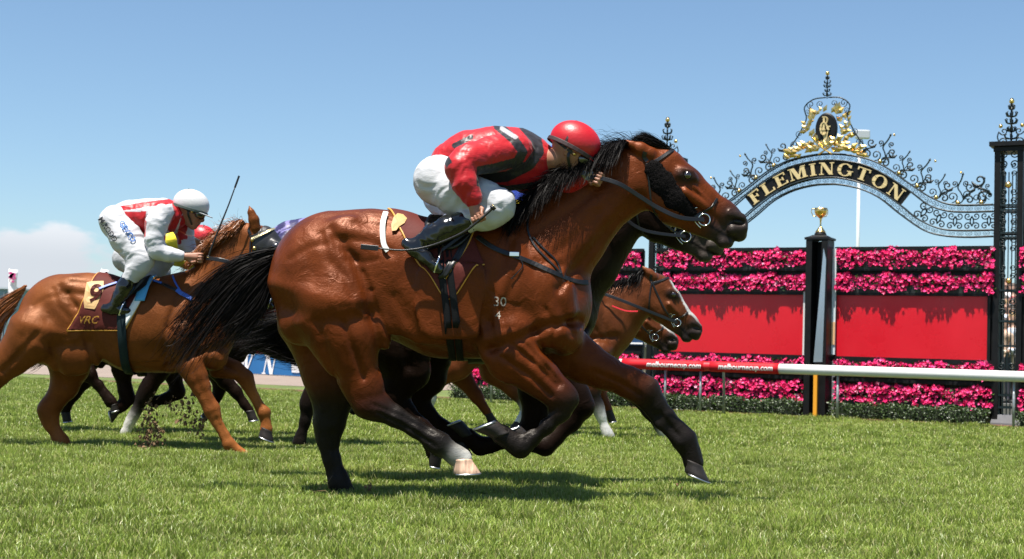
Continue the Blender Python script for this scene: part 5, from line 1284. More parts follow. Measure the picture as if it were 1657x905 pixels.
def bridle(h, browband=LEATH, sheep=False, nose=True, rein=None, bitpx=None):
    def q(*pts): return [h.H(x, y) for x, y in pts]
    sc = sc_of(h); K = h.head[3]; br = empty('bridle', (0, 0, 0)); 
    br.parent = h.root; br.matrix_parent_inverse = PINV[h.root.name]; PINV[br.name] = Matrix.Identity(4)
    h.strap('browband', q((1046, 268), (1060, 262), (1076, 252), (1088, 244), (1097, 243)), .022 * sc, browband, parent=br)
    h.strap('headpiece', q((1047, 262), (1042, 254), (1044, 246)), .024 * sc, LEATH, parent=br)
    h.strap('cheekpiece', q((1050, 266), (1072, 296), (1098, 328), (1122, 348), (1136, 352)), .016 * sc, LEATH, parent=br)
    h.strap('throat_strap', q((1048, 268), (1050, 300), (1056, 335), (1064, 348)), .012 * sc, LEATH, parent=br)
    if nose: h.strap('noseband', q((1122, 352), (1136, 344), (1152, 334), (1160, 322)), .016 * sc, LEATH, parent=br)
    c, n = h.hit(*h.H(1139, 356)); fx = (h.P(*h.H(1160, 373)) - h.P(*h.H(1139, 356))).normalized(); fz = (h.P(*h.H(1152, 340)) - h.P(*h.H(1139, 356))).normalized()
    c = c + Vector((0, -.012 * sc, 0))
    ring_tube(c, .034 * sc, fx, fz, .0045 * sc, METAL, 'bit_ring', br)
    ring_tube(c + Vector((0, 0, 0)), .07 * sc, (fx * .8 - fz * .6).normalized(), (fx * .5 + fz * .2).normalized(), .0035 * sc, METAL, 'bit_cheek', br, 200, 330)
    c2, n2 = h.hit(*h.H(1117, 341)); ring_tube(c2 + n2 * .005, .018 * sc, fx, fz, .003 * sc, mat('brass', (.7, .5, .2), .3, 1), 'buckle', br)
    if sheep:
        f = Field(.0075); pts = q((1058, 275), (1072, 296), (1092, 322), (1118, 344)); hs = [h.hit(*p)[0] for p in pts]; rr = [.056, .066, .060, .036]
        for i in range(3): f.seg(hs[i], hs[i + 1], rr[i] * sc, rr[i + 1] * sc, .36, .01)
        V, Q, _ = f.mesh(lambda X: .0025 * sinnoise(X, 120, 5, 2)); link(mesh_np('sheepskin', V, Q), 'sheepskin', FLEECE, br)
        # tufts of fleece
        rr_ = random.Random(3); mb = MB()
        for i in rr_.sample(range(len(V)), min(5000, len(V))):
            p = Vector(V[i]); d = Vector((rr_.gauss(0, 1), rr_.gauss(-.6, 1), rr_.gauss(0, 1))).normalized() * .009; s_ = d.orthogonal().normalized() * .0011; mb.add([p - s_, p + s_, p + d], [(0, 1, 2)])
        mb.build('fleece_tufts', FLEECE, br)['kind'] = 'stuff'
    return br, c
def free_rein(h, name, p3, width, m, parent=None, thick=.004):
    C = smooth_path(p3, 8); return ribbon_mb(C, [Vector((0, -1, .15)).normalized()] * len(C), width, thick).build(name, m, parent or h.root)

# ------------------------------------------------------------------ jockeys
SKIN = (.28, .125, .075)
def skinmat(): return mat('skin', SKIN, .5, vcol=True, spec=.4)
SILK = lambda: mat('silk', (1, 1, 1), .44, spec=.34, vcol=True, bump=.006, bscale=11, sheen=.1, stretch=(1, 1, 2.2))
BREECH = lambda: mat('breeches_cloth', (.80, .80, .81), .6, vcol=True, bump=.007, bscale=8, stretch=(1, 1, 2.6))
BOOTM = mat('patent_boot', (.006, .006, .0065), .16, spec=.5, coat=.35, bump=.0008, bscale=14)
class Jockey:
    def __init__(s, D, S, tf=None, h=.0065): s.D = D; s.S = S; s.tf = tf; s.h = h; s.k = tf[0] if tf else 1
    def T(s, x, y):
        if not s.tf: return x, y
        k, x0, y0, X0, Y0 = s.tf; return X0 + k * (x - x0), Y0 + k * (y - y0)
    def P(s, x, y, dz=0): X, Y = s.T(x, y); return at(X, Y, s.D + dz * s.m)
    @property
    def m(s): return s.k * s.D / s.S['D']
    def ch(s, F, pts, ys=1, k=.02, grow=0, col=(1, 1, 1)):
        for a, b in zip(pts[:-1], pts[1:]):
            ra = pxr(a[2] * s.k, s.D) + grow; rb = pxr(b[2] * s.k, s.D) + grow
            F.seg(s.P(a[0], a[1], a[3]), s.P(b[0], b[1], b[3]), ra, rb, ys, k * s.m, a[4] if len(a) > 4 else col)
    def hand(s, F, wrist, palm, grip, curl, r=.0105, flip=1):
        """palm centre, grip axis direction (knuckle row), fingers wrap towards curl"""
        m = s.m; w = Vector(wrist); c = Vector(palm); g = Vector(grip).normalized(); fwd = (c - w).normalized(); g = (g - fwd * g.dot(fwd)).normalized(); cu = Vector(curl); cu = (cu - fwd * cu.dot(fwd) - g * cu.dot(g)).normalized()
        F.seg(w, c, .024 * m, .026 * m, 1, .015 * m, SKIN)
        for i in range(4):
            o = g * (.0205 * (i - 1.5)) * m * flip; L = (.92, 1.0, .95, .78)[i]; K = c + fwd * (.026 * m) + o * .95
            F.seg(w.lerp(c, .3) + o * .5, K, .015 * m, .0125 * m, 1, .010 * m, SKIN)
            k1 = K + (fwd * .020 + cu * .022) * L * m + o * .05; k2 = k1 + (cu * .024 - fwd * .010) * L * m; k3 = k2 + (-fwd * .020 + cu * .001) * L * m
            F.seg(K, k1, .0115 * m, .0105 * m, 1, .003 * m, SKIN); F.seg(k1, k2, .0102 * m, .0095 * m, 1, .003 * m, SKIN); F.seg(k2, k3, .0095 * m, .0085 * m, 1, .003 * m, SKIN)
        t0 = w.lerp(c, .55) - g * .024 * m * flip; t1 = t0 + (fwd * .024 - g * .016 * flip + cu * .018) * m; t2 = t1 + (fwd * .020 + g * .010 * flip + cu * .014) * m
        F.seg(t0, t1, .0145 * m, .0125 * m, 1, .008 * m, SKIN); F.seg(t1, t2, .012 * m, .010 * m, 1, .003 * m, SKIN)
    def build(s, label, group, silk, helmcol, breech=(.44, .44, .46), bandcol=(.02, .02, .02), lettering=None):
        S = s.S; m = s.m; mid = s.P(*S['torso'][1][:2]); root = s.root = empty('person', (mid.x, s.D, 0), label, 'jockey', group)
        # one continuous body
        F = Field(s.h)
        s.ch(F, [(*p, SKIN) for p in S['torso']], 1.05, .05, -.010); s.ch(F, [(*p, SKIN) for p in S['neck']], .9, .03)
        for key in ('arm_n', 'arm_f'): s.ch(F, [(*p, SKIN) for p in S[key]], 1, .02, -.006)
        for key in ('leg_n', 'leg_f'): s.ch(F, [(*p, SKIN) for p in S[key]], 1, .03, -.008)
        hx, hy, ha, hk = S['head']; hdz = S.get('hdz', 0); ca, sa = math.cos(ha), math.sin(ha)
        def H(f, u, dz=0): return s.P(hx + hk * (f * ca - u * sa) , hy - hk * (f * sa + u * ca), dz + hdz)        # f: forwards, u: upwards (px at scale 1)
        R_ = lambda r: pxr(r * hk * s.k, s.D)
        def hs(pts, ys=1, k=.015):
            for a, b in zip(pts[:-1], pts[1:]): F.seg(H(a[0], a[1], a[3]), H(b[0], b[1], b[3]), R_(a[2]), R_(b[2]), ys, k * m, SKIN)
        hs([(-4, 8, 23, 0), (4, 6, 23, 0)], .82, .02); hs([(4, -6, 17, 0), (10, -16, 11, 0), (15, -22, 8, 0)], .85, .02)      # skull, jaw, chin
        hs([(20, 2, 5, -.02), (20, 2, 5, .02)], 1, .015); hs([(22, -2, 4, 0), (27, -8, 4.6, 0)], .8, .008); hs([(25, -9, 3.2, -.010), (25, -9, 3.2, .010)], 1, .006)   # brow, nose
        hs([(22, -14.5, 2.4, -.014), (23.5, -14.5, 2.8, 0), (22, -14.5, 2.4, .014)], 1, .005); hs([(21.5, -17.6, 2.4, -.012), (22.5, -17.8, 2.9, 0), (21.5, -17.6, 2.4, .012)], 1, .004)  # lips
        for sd in (-1, 1):
            hs([(15, -5, 7, sd * .032), (13, -10, 7, sd * .030)], .7, .015)                                                     # cheek
            hs([(-3, 2, 4, sd * .074), (-4, -4, 2.6, sd * .073)], .6, .006); hs([(-5.5, 4, 1.8, sd * .080), (-6.5, -1, 1.8, sd * .080)], .8, .004)  # ear
            F.ell(H(19.5, -.5, sd * .031), Vector((ca, 0, sa)), .010 * m, .008 * m, .013 * m, .006 * m, SKIN, sub=True)
        s.hand(F, *S['hand_n'](s)); s.hand(F, *S['hand_f'](s))
        V, Q, C = F.mesh(); 
        lip = np.zeros(len(V))
        o = link(mesh_np('body', V, Q, True, C), 'body', skinmat(), root)
        for sd in (-1, 1):
            e = MB().ball((0, 0, 0), .0115 * m, 8).build('eye', mat('eye_white', (.7, .68, .66), .2), root, True); e.location = H(18.4, -.5, sd * .030)
            MB().ball((0, 0, 0), .006 * m, 6).build('iris', mat('iris', (.03, .02, .015), .15), e, True).location = Vector((0, 0, 0)); ir = e
        # silks
        F = Field(s.h); s.ch(F, S['torso'], 1.12, .05, .004); s.ch(F, S['collar'], .95, .03, .006)
        for key in ('arm_n', 'arm_f'): s.ch(F, S[key][:-1] + [(*S[key][-1][:3], S[key][-1][3])], 1, .025, .005)
        wr = lambda X: .0055 * m * np.sqrt(sinnoise(X, 13 / m, 5, 2, 1.6) ** 2 + .06) - .004 * m + .0010 * m * sinnoise(X, 55 / m, 7, 1, 1.0)
        V, Q, _ = F.mesh(wr); x, y = project(V)
        if s.tf: k, x0, y0, X0, Y0 = s.tf; x = x0 + (x - X0) / k; y = y0 + (y - Y0) / k
        o = link(mesh_np('silk_jacket', V, Q, True, silk(x, y, V)), 'silk_jacket', SILK(), root)
        # breeches
        F = Field(s.h); 
        for key in ('leg_n', 'leg_f'): s.ch(F, S[key][:S['nb']], 1, .05, .003)
        s.ch(F, S['seat'], 1.25, .06, .002)
        V, Q, _ = F.mesh(lambda X: .0075 * m * np.sqrt(sinnoise(X * np.array([1.0, .6, 1.5]), 10 / m, 9, 2, 1.9) ** 2 + .03) - .005 * m); C = np.tile(np.array(breech), (len(V), 1))
        o = link(mesh_np('breeches', V, Q, True, C), 'breeches', BREECH(), root); s.breech_bvh = BVHTree.FromPolygons(V.tolist(), Q.tolist())
        # boots
        for key, fk in (('leg_n', 'foot_n'), ('leg_f', 'foot_f')):
            F = Field(s.h); s.ch(F, S[key][S['nb'] - 1 + S['bo']:], 1, .02, .004); s.ch(F, S[fk], .8, .02, 0)
            a = S[key][S['nb'] - 1 + S['bo']]; V, Q, _ = F.mesh(lambda X: .003 * m * sinnoise(X, 30 / m, 4, 2, 1.0)); b = link(mesh_np('boot', V, Q), 'boot', BOOTM, root)
            # stirrup iron
            t = S[fk][-2]; c = s.P(t[0], t[1], t[3]) - Vector((0, 0, pxr(t[2] * s.k, s.D) + .004)); w = .055 * m
            P = [c + Vector((0, -w, 0)), c + Vector((0, w, 0)), c + Vector((.02 * m, w * .9, .07 * m)), c + Vector((.035 * m, 0, .125 * m)), c + Vector((.02 * m, -w * .9, .07 * m)), c + Vector((0, -w, 0))]
            MB().tube(P, .0055 * m, 6).build('stirrup_iron', METAL, root, True)
            top = S['stirrup_top'][0 if key == 'leg_n' else 1]; C_ = [P[3], s.P(*top)]
            C_ = [C_[0].lerp(C_[1], i / 4) for i in range(5)]; ribbon_mb(C_, [Vector((0, -1, 0))] * 5, .018 * m, .004).build('stirrup_leather', LEATH, root)
        # helmet with silk cap, peak and strap
        hm = empty('helmet', (0, 0, 0)); hm.parent = root; hm.matrix_parent_inverse = PINV[root.name]; PINV[hm.name] = Matrix.Identity(4)
        F = Field(s.h * .9); F.ell(H(0, 13), H(10, 13) - H(0, 13), R_(33), R_(27), R_(29) * .9, .01, helmcol)
        a = H(0, 2) ; up = (H(0, 20) - H(0, 2)).normalized(); fw = (H(20, 2) - H(0, 2)).normalized()
        F.seg(a - up * R_(40) - fw * .2, a - up * R_(40) + fw * .2, R_(40), R_(40), 3, .008, helmcol, sub=True)
        F.ell(H(0, 13), fw, R_(28), R_(22), R_(24) * .9, .005, helmcol, sub=True)
        V, Q, _ = F.mesh(); link(mesh_np('shell', V, Q, True, np.tile(np.array(helmcol), (len(V), 1))), 'shell', mat('cap_silk', (1, 1, 1), .42, vcol=True, bump=.001, bscale=60), hm)
        V = []; n = 17
        for i in range(n):
            t = -1 + 2 * i / (n - 1); yy = t * R_(27) * .9; bx = R_(31) * math.sqrt(max(0, 1 - t * t * .98)); L = R_(S.get('peak', 15)) * (1 - t * t) ** .6
            b = H(0, 3); V += [b + fw * (bx * .93) + Vector((0, yy, 0)), b + fw * (bx + L) - up * (L * .22) + Vector((0, yy * .95, 0))]
        me = bpy.data.meshes.new('peak'); me.from_pydata([tuple(v) for v in V], [], [(2 * i, 2 * i + 2, 2 * i + 3, 2 * i + 1) for i in range(n - 1)]); me.update()
        c4 = me.color_attributes.new('Col', 'FLOAT_COLOR', 'POINT'); c4.data.foreach_set('color', np.tile(np.array((*helmcol, 1), dtype=np.float32), len(V)))
        o = link(me, 'peak', MATS['cap_silk'], hm); o.modifiers.new('thick', 'SOLIDIFY').thickness = .006 * m
        P = [H(0, 3.5) + fw * (R_(33.5) * math.cos(t)) + Vector((0, R_(29.5) * .9 * math.sin(t), 0)) for t in [2 * math.pi * i / 28 for i in range(29)]]
        ribbon_mb(P, [(p - H(0, 3)).normalized() for p in P], R_(5), .003).build('band', mat('band' + str(bandcol), bandcol, .6), hm)
        P = [H(-2, 3, -.080), H(0, -6, -.084), H(6, -14, -.066), H(12, -22, -.035), H(14, -25, 0), H(12, -22, .035), H(6, -14, .066), H(0, -6, .084), H(-2, 3, .080)]
        P = smooth_path(P, 4); ribbon_mb(P, [(p - H(4, -4)).normalized() for p in P], R_(3.6), .003).build('chin_strap', LEATH, hm)
        P = [H(-12, 13 + 25.5 * math.cos(t), math.sin(t) * R_(24.5) / m) for t in [math.radians(-112 + 224 * i / 20) for i in range(21)]]
        ribbon_mb(P, [(p - H(-6, 10)).normalized() for p in P], R_(3.2), .003).build('strap', MATS.get('band' + str(bandcol)), hm)
        # goggles
        if S.get('goggles', True):
            gg = empty('goggles', (0, 0, 0)); gg.parent = root; gg.matrix_parent_inverse = PINV[root.name]; PINV[gg.name] = Matrix.Identity(4)
            F = Field(s.h * .8)
            F.seg(H(22, 0, -.034), H(22, 0, .034), R_(8.5), R_(8.5), 1, .01, (1, 1, 1)); F.seg(H(17, 0, -.055), H(21, 0, -.036), R_(7), R_(8), 1, .01); F.seg(H(17, 0, .055), H(21, 0, .036), R_(7), R_(8), 1, .01)
            V, Q, _ = F.mesh(); link(mesh_np('lens', V, Q), 'lens', mat('goggle_lens', (.015, .013, .012), .08, spec=.8, coat=1), gg)
            P = [H(17, 0, -.062), H(6, 1, -.080), H(-8, 3, -.084), H(-20, 5, -.066), H(-28, 6, 0), H(-20, 5, .066), H(-8, 3, .084), H(6, 1, .080), H(17, 0, .062)]
            P = smooth_path(P, 4); ribbon_mb(P, [(p - H(0, 0)).normalized() for p in P], R_(5), .003).build('strap', LEATH, gg)
            MB().ball(H(5, 1, -.083), R_(2.6), 6).build('stud', mat('brass', (.7, .5, .2), .3, 1), gg, True)
        s.H = H; s.R = R_
        return root
    def hit(s, px, py):
        d = ray(px, py).normalized(); loc, n, i, dist = s.breech_bvh.ray_cast(CAMPOS, d)
        if loc is None: loc, n, i, dist = s.breech_bvh.find_nearest(s.P(px, py))
        if n.dot(d) > 0: n = -n
        return loc, n
g2 = 'jockeys riding the racehorses'
RED = np.array((.38, .006, .010)); BLK_ = np.array((.014, .012, .014)); WHI = np.array((.48, .48, .50))
SA = dict(D=8.24,
    torso=[(728, 262, 30, 0), (758, 256, 40, 0), (800, 256, 47, 0), (838, 258, 46, 0), (862, 262, 36, 0)], collar=[(858, 258, 33, 0), (882, 262, 20, 0)],
    neck=[(872, 262, 20, -.02), (898, 258, 17, -.09)], head=(923, 247, -.50, 1.30), hdz=-.10, peak=9,
    arm_n=[(832, 244, 28, -.17), (796, 250, 26, -.24), (757, 260, 24, -.33), (745, 272, 21.5, -.36), (752, 296, 18, -.38), (764, 320, 14, -.38)],
    arm_f=[(836, 250, 28, .17), (852, 288, 23, .12), (886, 304, 17, .04), (922, 299, 14, -.05), (948, 284, 11.5, -.13)],
    seat=[(708, 292, 36, -.04), (708, 292, 36, .04)],
    leg_n=[(712, 292, 36, -.10), (742, 312, 34, -.17), (782, 324, 28, -.22), (806, 333, 24, -.24), (790, 348, 20, -.25), (758, 358, 17.5, -.26), (726, 369, 18, -.26), (700, 382, 17, -.26), (678, 396, 13, -.26)],
    leg_f=[(712, 292, 38, .10), (742, 312, 36, .17), (782, 322, 30, .22), (806, 330, 26, .24), (790, 346, 22, .25), (758, 356, 20, .26), (726, 370, 22, .26), (700, 384, 20, .26), (678, 398, 15, .26)],
    nb=6, bo=0,
    foot_n=[(658, 394, 9, -.27), (670, 402, 12, -.28), (688, 417, 10.5, -.29), (704, 431, 8.5, -.30), (711, 437, 6.5, -.30)],
    foot_f=[(660, 396, 10, .26), (672, 402, 14, .26), (688, 416, 12, .26), (704, 430, 9.5, .26), (711, 437, 7, .26)],
    stirrup_top=[(760, 372, -.24), (760, 372, .24)],
    hand_n=lambda s: (s.P(764, 326, -.38), s.P(772, 347, -.39), Vector((.80, -.1, .45)), Vector((.3, -1, -.4)), .0105, -1),
    hand_f=lambda s: (s.P(950, 283, -.13), s.P(963, 289, -.145), Vector((.1, .2, 1)), Vector((.2, -1, 0))))
def silkA(x, y, V):
    C = np.tile(RED, (len(x), 1))
    for pts, w in (([(806, 204), (832, 226), (846, 246), (838, 262), (800, 272), (768, 278)], 7.5), ([(848, 204), (868, 226), (872, 246), (856, 268), (820, 286), (770, 290)], 8.5), ([(868, 206), (884, 220)], 4), ([(722, 258), (730, 272), (728, 285)], 6), ([(735, 236), (762, 222)], 4), ([(770, 297), (820, 306), (860, 300)], 5)):
        m_ = (poly_dist(x, y, pts) < w) & ~((np.hypot(x - 752, y - 290) < 34) & (x < 771)); C[m_] = BLK_
    C[(poly_dist(x, y, [(812, 208), (834, 222)]) < 3.5)] = (.30, .29, .30)
    m_ = np.hypot(x - 956, y - 274) < 19; pt = np.sin(V[:, 0] * 120 + V[:, 2] * 60) + np.sin(V[:, 2] * 150 - V[:, 0] * 40); C[m_] = np.where((pt > .2)[m_][:, None], (.50, .42, .10), (.26, .34, .46))
    return C
JA = Jockey(8.24, SA, h=.0058)
JA.build('jockey in red silks with black hoops and red cap crouched low on the leading bay', g2, silkA, (.42, .006, .011), bandcol=(.03, .012, .012))
# whip
def whip(pts, rs, label, near): 
    o = MB().tube(smooth_path([at(x, y, d) for x, y, d in pts], 8), 1, 8); 
    P = smooth_path([at(x, y, d) for x, y, d in pts], 8); R = [rs[0] + (rs[1] - rs[0]) * i / (len(P) - 1) for i in range(len(P))]
    root = empty('whip', P[0], label, 'whip', None); MB().tube(P, R, 8).build('shaft', mat('whip_black', (.015, .013, .013), .4, bump=.001, bscale=400), root, True)
    a, b = P[0], P[3]; MB().tube([a, a.lerp(b, .5)], [rs[0] * 1.9] * 2, 10).build('handle', LEATH, root, True); MB().tube([a + (a - b) * .12, a + (a - b) * .02], [rs[0] * 2.0] * 2, 10).build('end_cap', mat('brass', (.7, .5, .2), .3, 1), root, True)
    e, f = P[-1], P[-2]; d = (e - f).normalized(); ribbon_mb([e, e + d * .05, e + d * .10], [Vector((0, -1, 0))] * 3, .030 if near else .016, .006).build('flap', LEATH, root); return root
whip([(799, 335, 7.80), (776, 356, 7.80), (748, 377, 7.83), (700, 397, 7.88), (655, 405, 7.90), (612, 402, 7.92)], (.0085, .0045), 'black riding whip lying low across the red jockey boot', 1)
# saddlecloth, saddle, girth, breastplate on the leader
o, V, F_ = drape(A, 'saddlecloth', lambda u, v: (624 + 118 * u) + abs(2 * v - 1) * (62 - 20 * u), lambda u, v: (2 * v - 1) * (58 + 40 * math.exp(-((u - .45) / .30) ** 2)), 24, 44, MAROON, .008, .006, 475)
nv = 45; edge_tube(A, 'braid', V, [j for j in range(0, 45)], .007, GOLDC, o); edge_tube(A, 'braid', V, [i * nv for i in range(25)], .006, GOLDC, o); edge_tube(A, 'braid', V, [i * nv + 44 for i in range(25)], .006, GOLDC, o)
def patch(h, name, poly, m, lift, parent):
    """flat printed patch laid on the surface"""
    cx = sum(p[0] for p in poly) / len(poly); cy = sum(p[1] for p in poly) / len(poly); V = []; F = []; n = len(poly); rings = 5
    for r_ in range(rings + 1):
        t = r_ / rings
        for x, y in poly: loc, nn = h.hit(cx + (x - cx) * max(t, .01), cy + (y - cy) * max(t, .01)); V.append(loc + nn * lift)
    for r_ in range(rings):
        for k in range(n): F.append((r_ * n + k, r_ * n + (k + 1) % n, (r_ + 1) * n + (k + 1) % n, (r_ + 1) * n + k))
    F.append(tuple(range(n)))
    me = bpy.data.meshes.new(name); me.from_pydata([tuple(v) for v in V], [], F); me.update(); return link(me, name, m, parent)
patch(A, 'gold_emblem', [(637, 354), (643, 349), (652, 351), (658, 357), (654, 364), (646, 369), (641, 376), (634, 377), (633, 366)], mat('gold_print', (.42, .24, .07), .6), .017, o)
# white and gold girth strap hanging over the rear edge
C_ = [A.hit(x, y, .022)[0] for x, y in ((624, 348), (620, 362), (619, 380), (622, 396), (628, 408))]; ribbon_mb(smooth_path(C_, 4), [Vector((0, -1, .3)).normalized()] * 17, .030, .004).build('white_strap', mat('white_cloth', (.75, .75, .72), .6), A.root)
o, V, F_ = drape(A, 'saddle', lambda u, v: 694 + 82 * u - abs(2 * v - 1) * 8, lambda u, v: (2 * v - 1) * (22 + 24 * math.sin(u * 3.0)), 16, 30, LEATH, .022, .012, 475)
o, V, F_ = drape(A, 'saddle_pad', lambda u, v: 762 + 12 * u - 50 * abs(2 * v - 1) ** 1.6, lambda u, v: (2 * v - 1) * 76, 6, 40, LEATH, .012, .010, 475)
edge_tube(A, 'braid', V, [6 * 41 + j for j in range(41)], .006, GOLDC, o)
edge_tube(A, 'white_edge', V, [5 * 41 + j for j in range(41)], .007, mat('white_cloth', (.75, .75, .72), .6), o)
WEB = mat('black_webbing', (.004, .004, .005), .6, spec=.2, bump=.001, bscale=150)
for dx in (0, 13):
    drape(A, 'girth', lambda u, v: 704 + dx + 11 * u + 26 * (1 - math.cos((2 * v - 1) * math.pi)) / 2, lambda u, v: -180 + 360 * v, 3, 72, WEB, .010, .006, 475)
A.strap('breastplate', [(772, 384), (800, 403), (830, 414), (865, 428), (905, 446), (930, 456), (950, 458)], .030, LEATH, lift=.004)
c, n = A.hit(832, 413, .012); MB().box((0, 0, 0), (.055, .008, .026)).build('buckle', METAL, A.root, bevel=.003).location = c
A.strap('strap_end', [(838, 416), (846, 430), (836, 442), (826, 452)], .006, LEATH)
A.strap('neck_strap', [(857, 345), (853, 372), (866, 400), (890, 425), (905, 442)], .013, LEATH); A.strap('neck_strap', [(862, 385), (880, 404), (900, 424), (908, 444)], .013, LEATH)
br, bit = bridle(A, sheep=True)
free_rein(A, 'rein', [at(880, 326, 8.30), at(935, 292, 8.12), at(960, 287, 8.06), at(1000, 297, 8.02), at(1035, 318, 8.06), at(1062, 335, 8.09), at(1100, 352, 8.10), bit], [.026] * 57, LEATH)
for txt, x, y in (('30', 809, 489), ('4', 806, 511)):
    surf_text(A.hit, txt, x, y, 22 if txt == '30' else 19, .04, mat('brand_hair', (.46, .40, .34), .8), A.root, 'brand', .002, 0, 0, 1.0)

# jockey alongside (yellow and blue), hidden behind the first
BLU = np.array((.04, .08, .42)); YEL = np.array((.78, .62, .03)); PUR = np.array((.045, .035, .15)); PNK = np.array((.75, .05, .25))
def silkB(x, y, V): C = np.tile(BLU, (len(x), 1)); C[(np.sin(V[:, 0] * 38 + V[:, 2] * 22) + np.sin(V[:, 0] * 17 - V[:, 2] * 45)) > .25] = YEL; return C
def silkG(x, y, V):
    C = np.tile(PUR * .45, (len(x), 1)); C[(np.sin(V[:, 0] * 55 - V[:, 2] * 60 + 2 * np.sin(V[:, 2] * 40)) > .55)] = (.16, .14, .30); C[np.hypot(x - 862, y - 240) < 30] = PNK; return C
def silkF(x, y, V): return np.tile(YEL, (len(x), 1))
SB = dict(SA); SB['arm_f'] = [(836, 250, 28, .17), (860, 285, 22, .18), (890, 305, 19, .10), (925, 306, 15, -.06), (958, 294, 13, -.14)]
SB['arm_n'] = [(836, 250, 28, -.17), (850, 290, 24, -.20), (842, 322, 21, -.20), (880, 318, 16, -.18), (906, 312, 13, -.14)]
SB['hand_f'] = lambda s: (s.P(958, 294, -.14), s.P(974, 296, -.15), Vector((.1, .2, 1)), Vector((.2, -1, -.2)), .0105, 1)
SB['hand_n'] = lambda s: (s.P(906, 312, -.14), s.P(924, 310, -.12), Vector((.1, .2, 1)), Vector((.2, -1, -.2)), .0105, 1)
JB = Jockey(9.2, SB, (.90, 918, 252, 908, 280), .009)
JB.build('jockey in blue and yellow silks mostly hidden behind the jockey in red', g2, silkB, (.05, .08, .35), breech=(.62, .64, .80))
br, bit = bridle(B); free_rein(B, 'rein', [at(968, 285, 9.02), at(1000, 340, 8.98), at(1040, 372, 9.0), bit], [.022] * 25, LEATH)
JG = Jockey(12.1, SA, (.62, 918, 252, 568, 382), .012); JG.build('jockey in purple silks with pink patch, back showing behind the leading bay rump', g2, silkG, (.62, .03, .08))
SF = dict(SA); JF = Jockey(12.9, SF, (.56, 918, 252, 322, 396), .013); JF.build('jockey with red cap and yellow silks low behind the jockey in white', g2, silkF, (.50, .012, .02), breech=(.36, .36, .375))
JC = Jockey(14.2, SA, (.55, 918, 252, 940, 392), .016); JC.build('jockey on the blazed bay, hidden behind the two leading horses', g2, lambda x, y, V: np.tile(WHI * .9, (len(x), 1)), (.05, .07, .3))
for h in (Cc, Dd, G, Ff):
    br, bit = bridle(h, nose=True)
    if h is Cc:
        free_rein(h, 'rein', [at(960, 470, 14.05), at(1000, 484, 14.0), at(1040, 500, 14.0), bit], [.030] * 25, LEATH); free_rein(h, 'red_rein', [at(990, 495, 13.98), at(1012, 503, 13.98), at(1032, 504, 13.98)], [.014] * 17, REDW)
def simple_tack(h, cloth, x0=640):
    o, V, F_ = drape_t(h, 'saddlecloth', cloth)
def drape_t(h, name, m):
    h.tf_px = True; r = drape(h, name, lambda u, v: 632 + 120 * u, lambda u, v: (2 * v - 1) * 88, 8, 20, m, .010, .006, 475)
    edge_tube(h, 'braid', r[1], [i * 21 for i in range(9)], .009, GOLDC, r[0]); drape(h, 'saddle', lambda u, v: 690 + 80 * u, lambda u, v: (2 * v - 1) * 60, 6, 16, LEATH, .024, .012, 475)
    drape(h, 'girth', lambda u, v: 730 + 30 * u, lambda u, v: -180 + 360 * v, 2, 40, WEB, .016, .005, 475); h.tf_px = False; return r
for h in (B, Cc, G, Ff): simple_tack(h, MAROON)

# ---- jockey in white and red on the chestnut
SE = dict(D=11.25,
    torso=[(190, 356, 22, 0), (212, 352, 25, 0), (240, 352, 27, 0), (266, 350, 26, 0), (280, 350, 20, 0)], collar=[(278, 350, 18, 0), (294, 352, 11, 0)],
    neck=[(284, 352, 12, 0), (302, 350, 10, 0)], head=(306, 342, -.30, .90), peak=13,
    arm_n=[(264, 345, 18, -.19), (254, 362, 16.5, -.23), (250, 388, 14, -.25), (254, 406, 12.5, -.25), (272, 412, 10.5, -.23), (290, 414, 8.5, -.20)],
    arm_f=[(282, 350, 18, .15), (298, 372, 14, .17), (302, 396, 12, .16), (308, 406, 9, .13), (318, 412, 8, .10)],
    seat=[(188, 358, 22, -.05), (188, 358, 22, .05)],
    leg_n=[(188, 360, 24, -.08), (206, 388, 23, -.16), (222, 410, 19, -.20), (231, 422, 15.5, -.22), (222, 434, 14, -.23), (210, 450, 12, -.24), (203, 464, 12.5, -.24), (194, 480, 10.5, -.24), (186, 494, 8.5, -.24)],
    leg_f=[(188, 360, 24, .08), (214, 384, 23, .16), (246, 404, 19, .20), (264, 420, 15, .22), (254, 436, 13, .23), (240, 450, 12, .24), (230, 464, 12, .24), (218, 480, 10, .24), (208, 494, 8.5, .24)],
    nb=6, bo=0,
    foot_n=[(170, 499, 7, -.24), (182, 500, 8.5, -.24), (196, 502, 7, -.24), (206, 503, 5.5, -.24)], foot_f=[(192, 499, 7, .24), (204, 500, 8.5, .24), (218, 502, 7, .24), (228, 503, 5.5, .24)],
    stirrup_top=[(232, 452, -.22), (232, 452, .22)],
    hand_n=lambda s: (s.P(294, 415, -.20), s.P(318, 417, -.18), Vector((.15, -.1, 1)), Vector((.3, -1, -.1)), .0105, 1),
    hand_f=lambda s: (s.P(320, 413, .09), s.P(332, 414, .07), Vector((.1, .2, 1)), Vector((.2, -1, 0))))
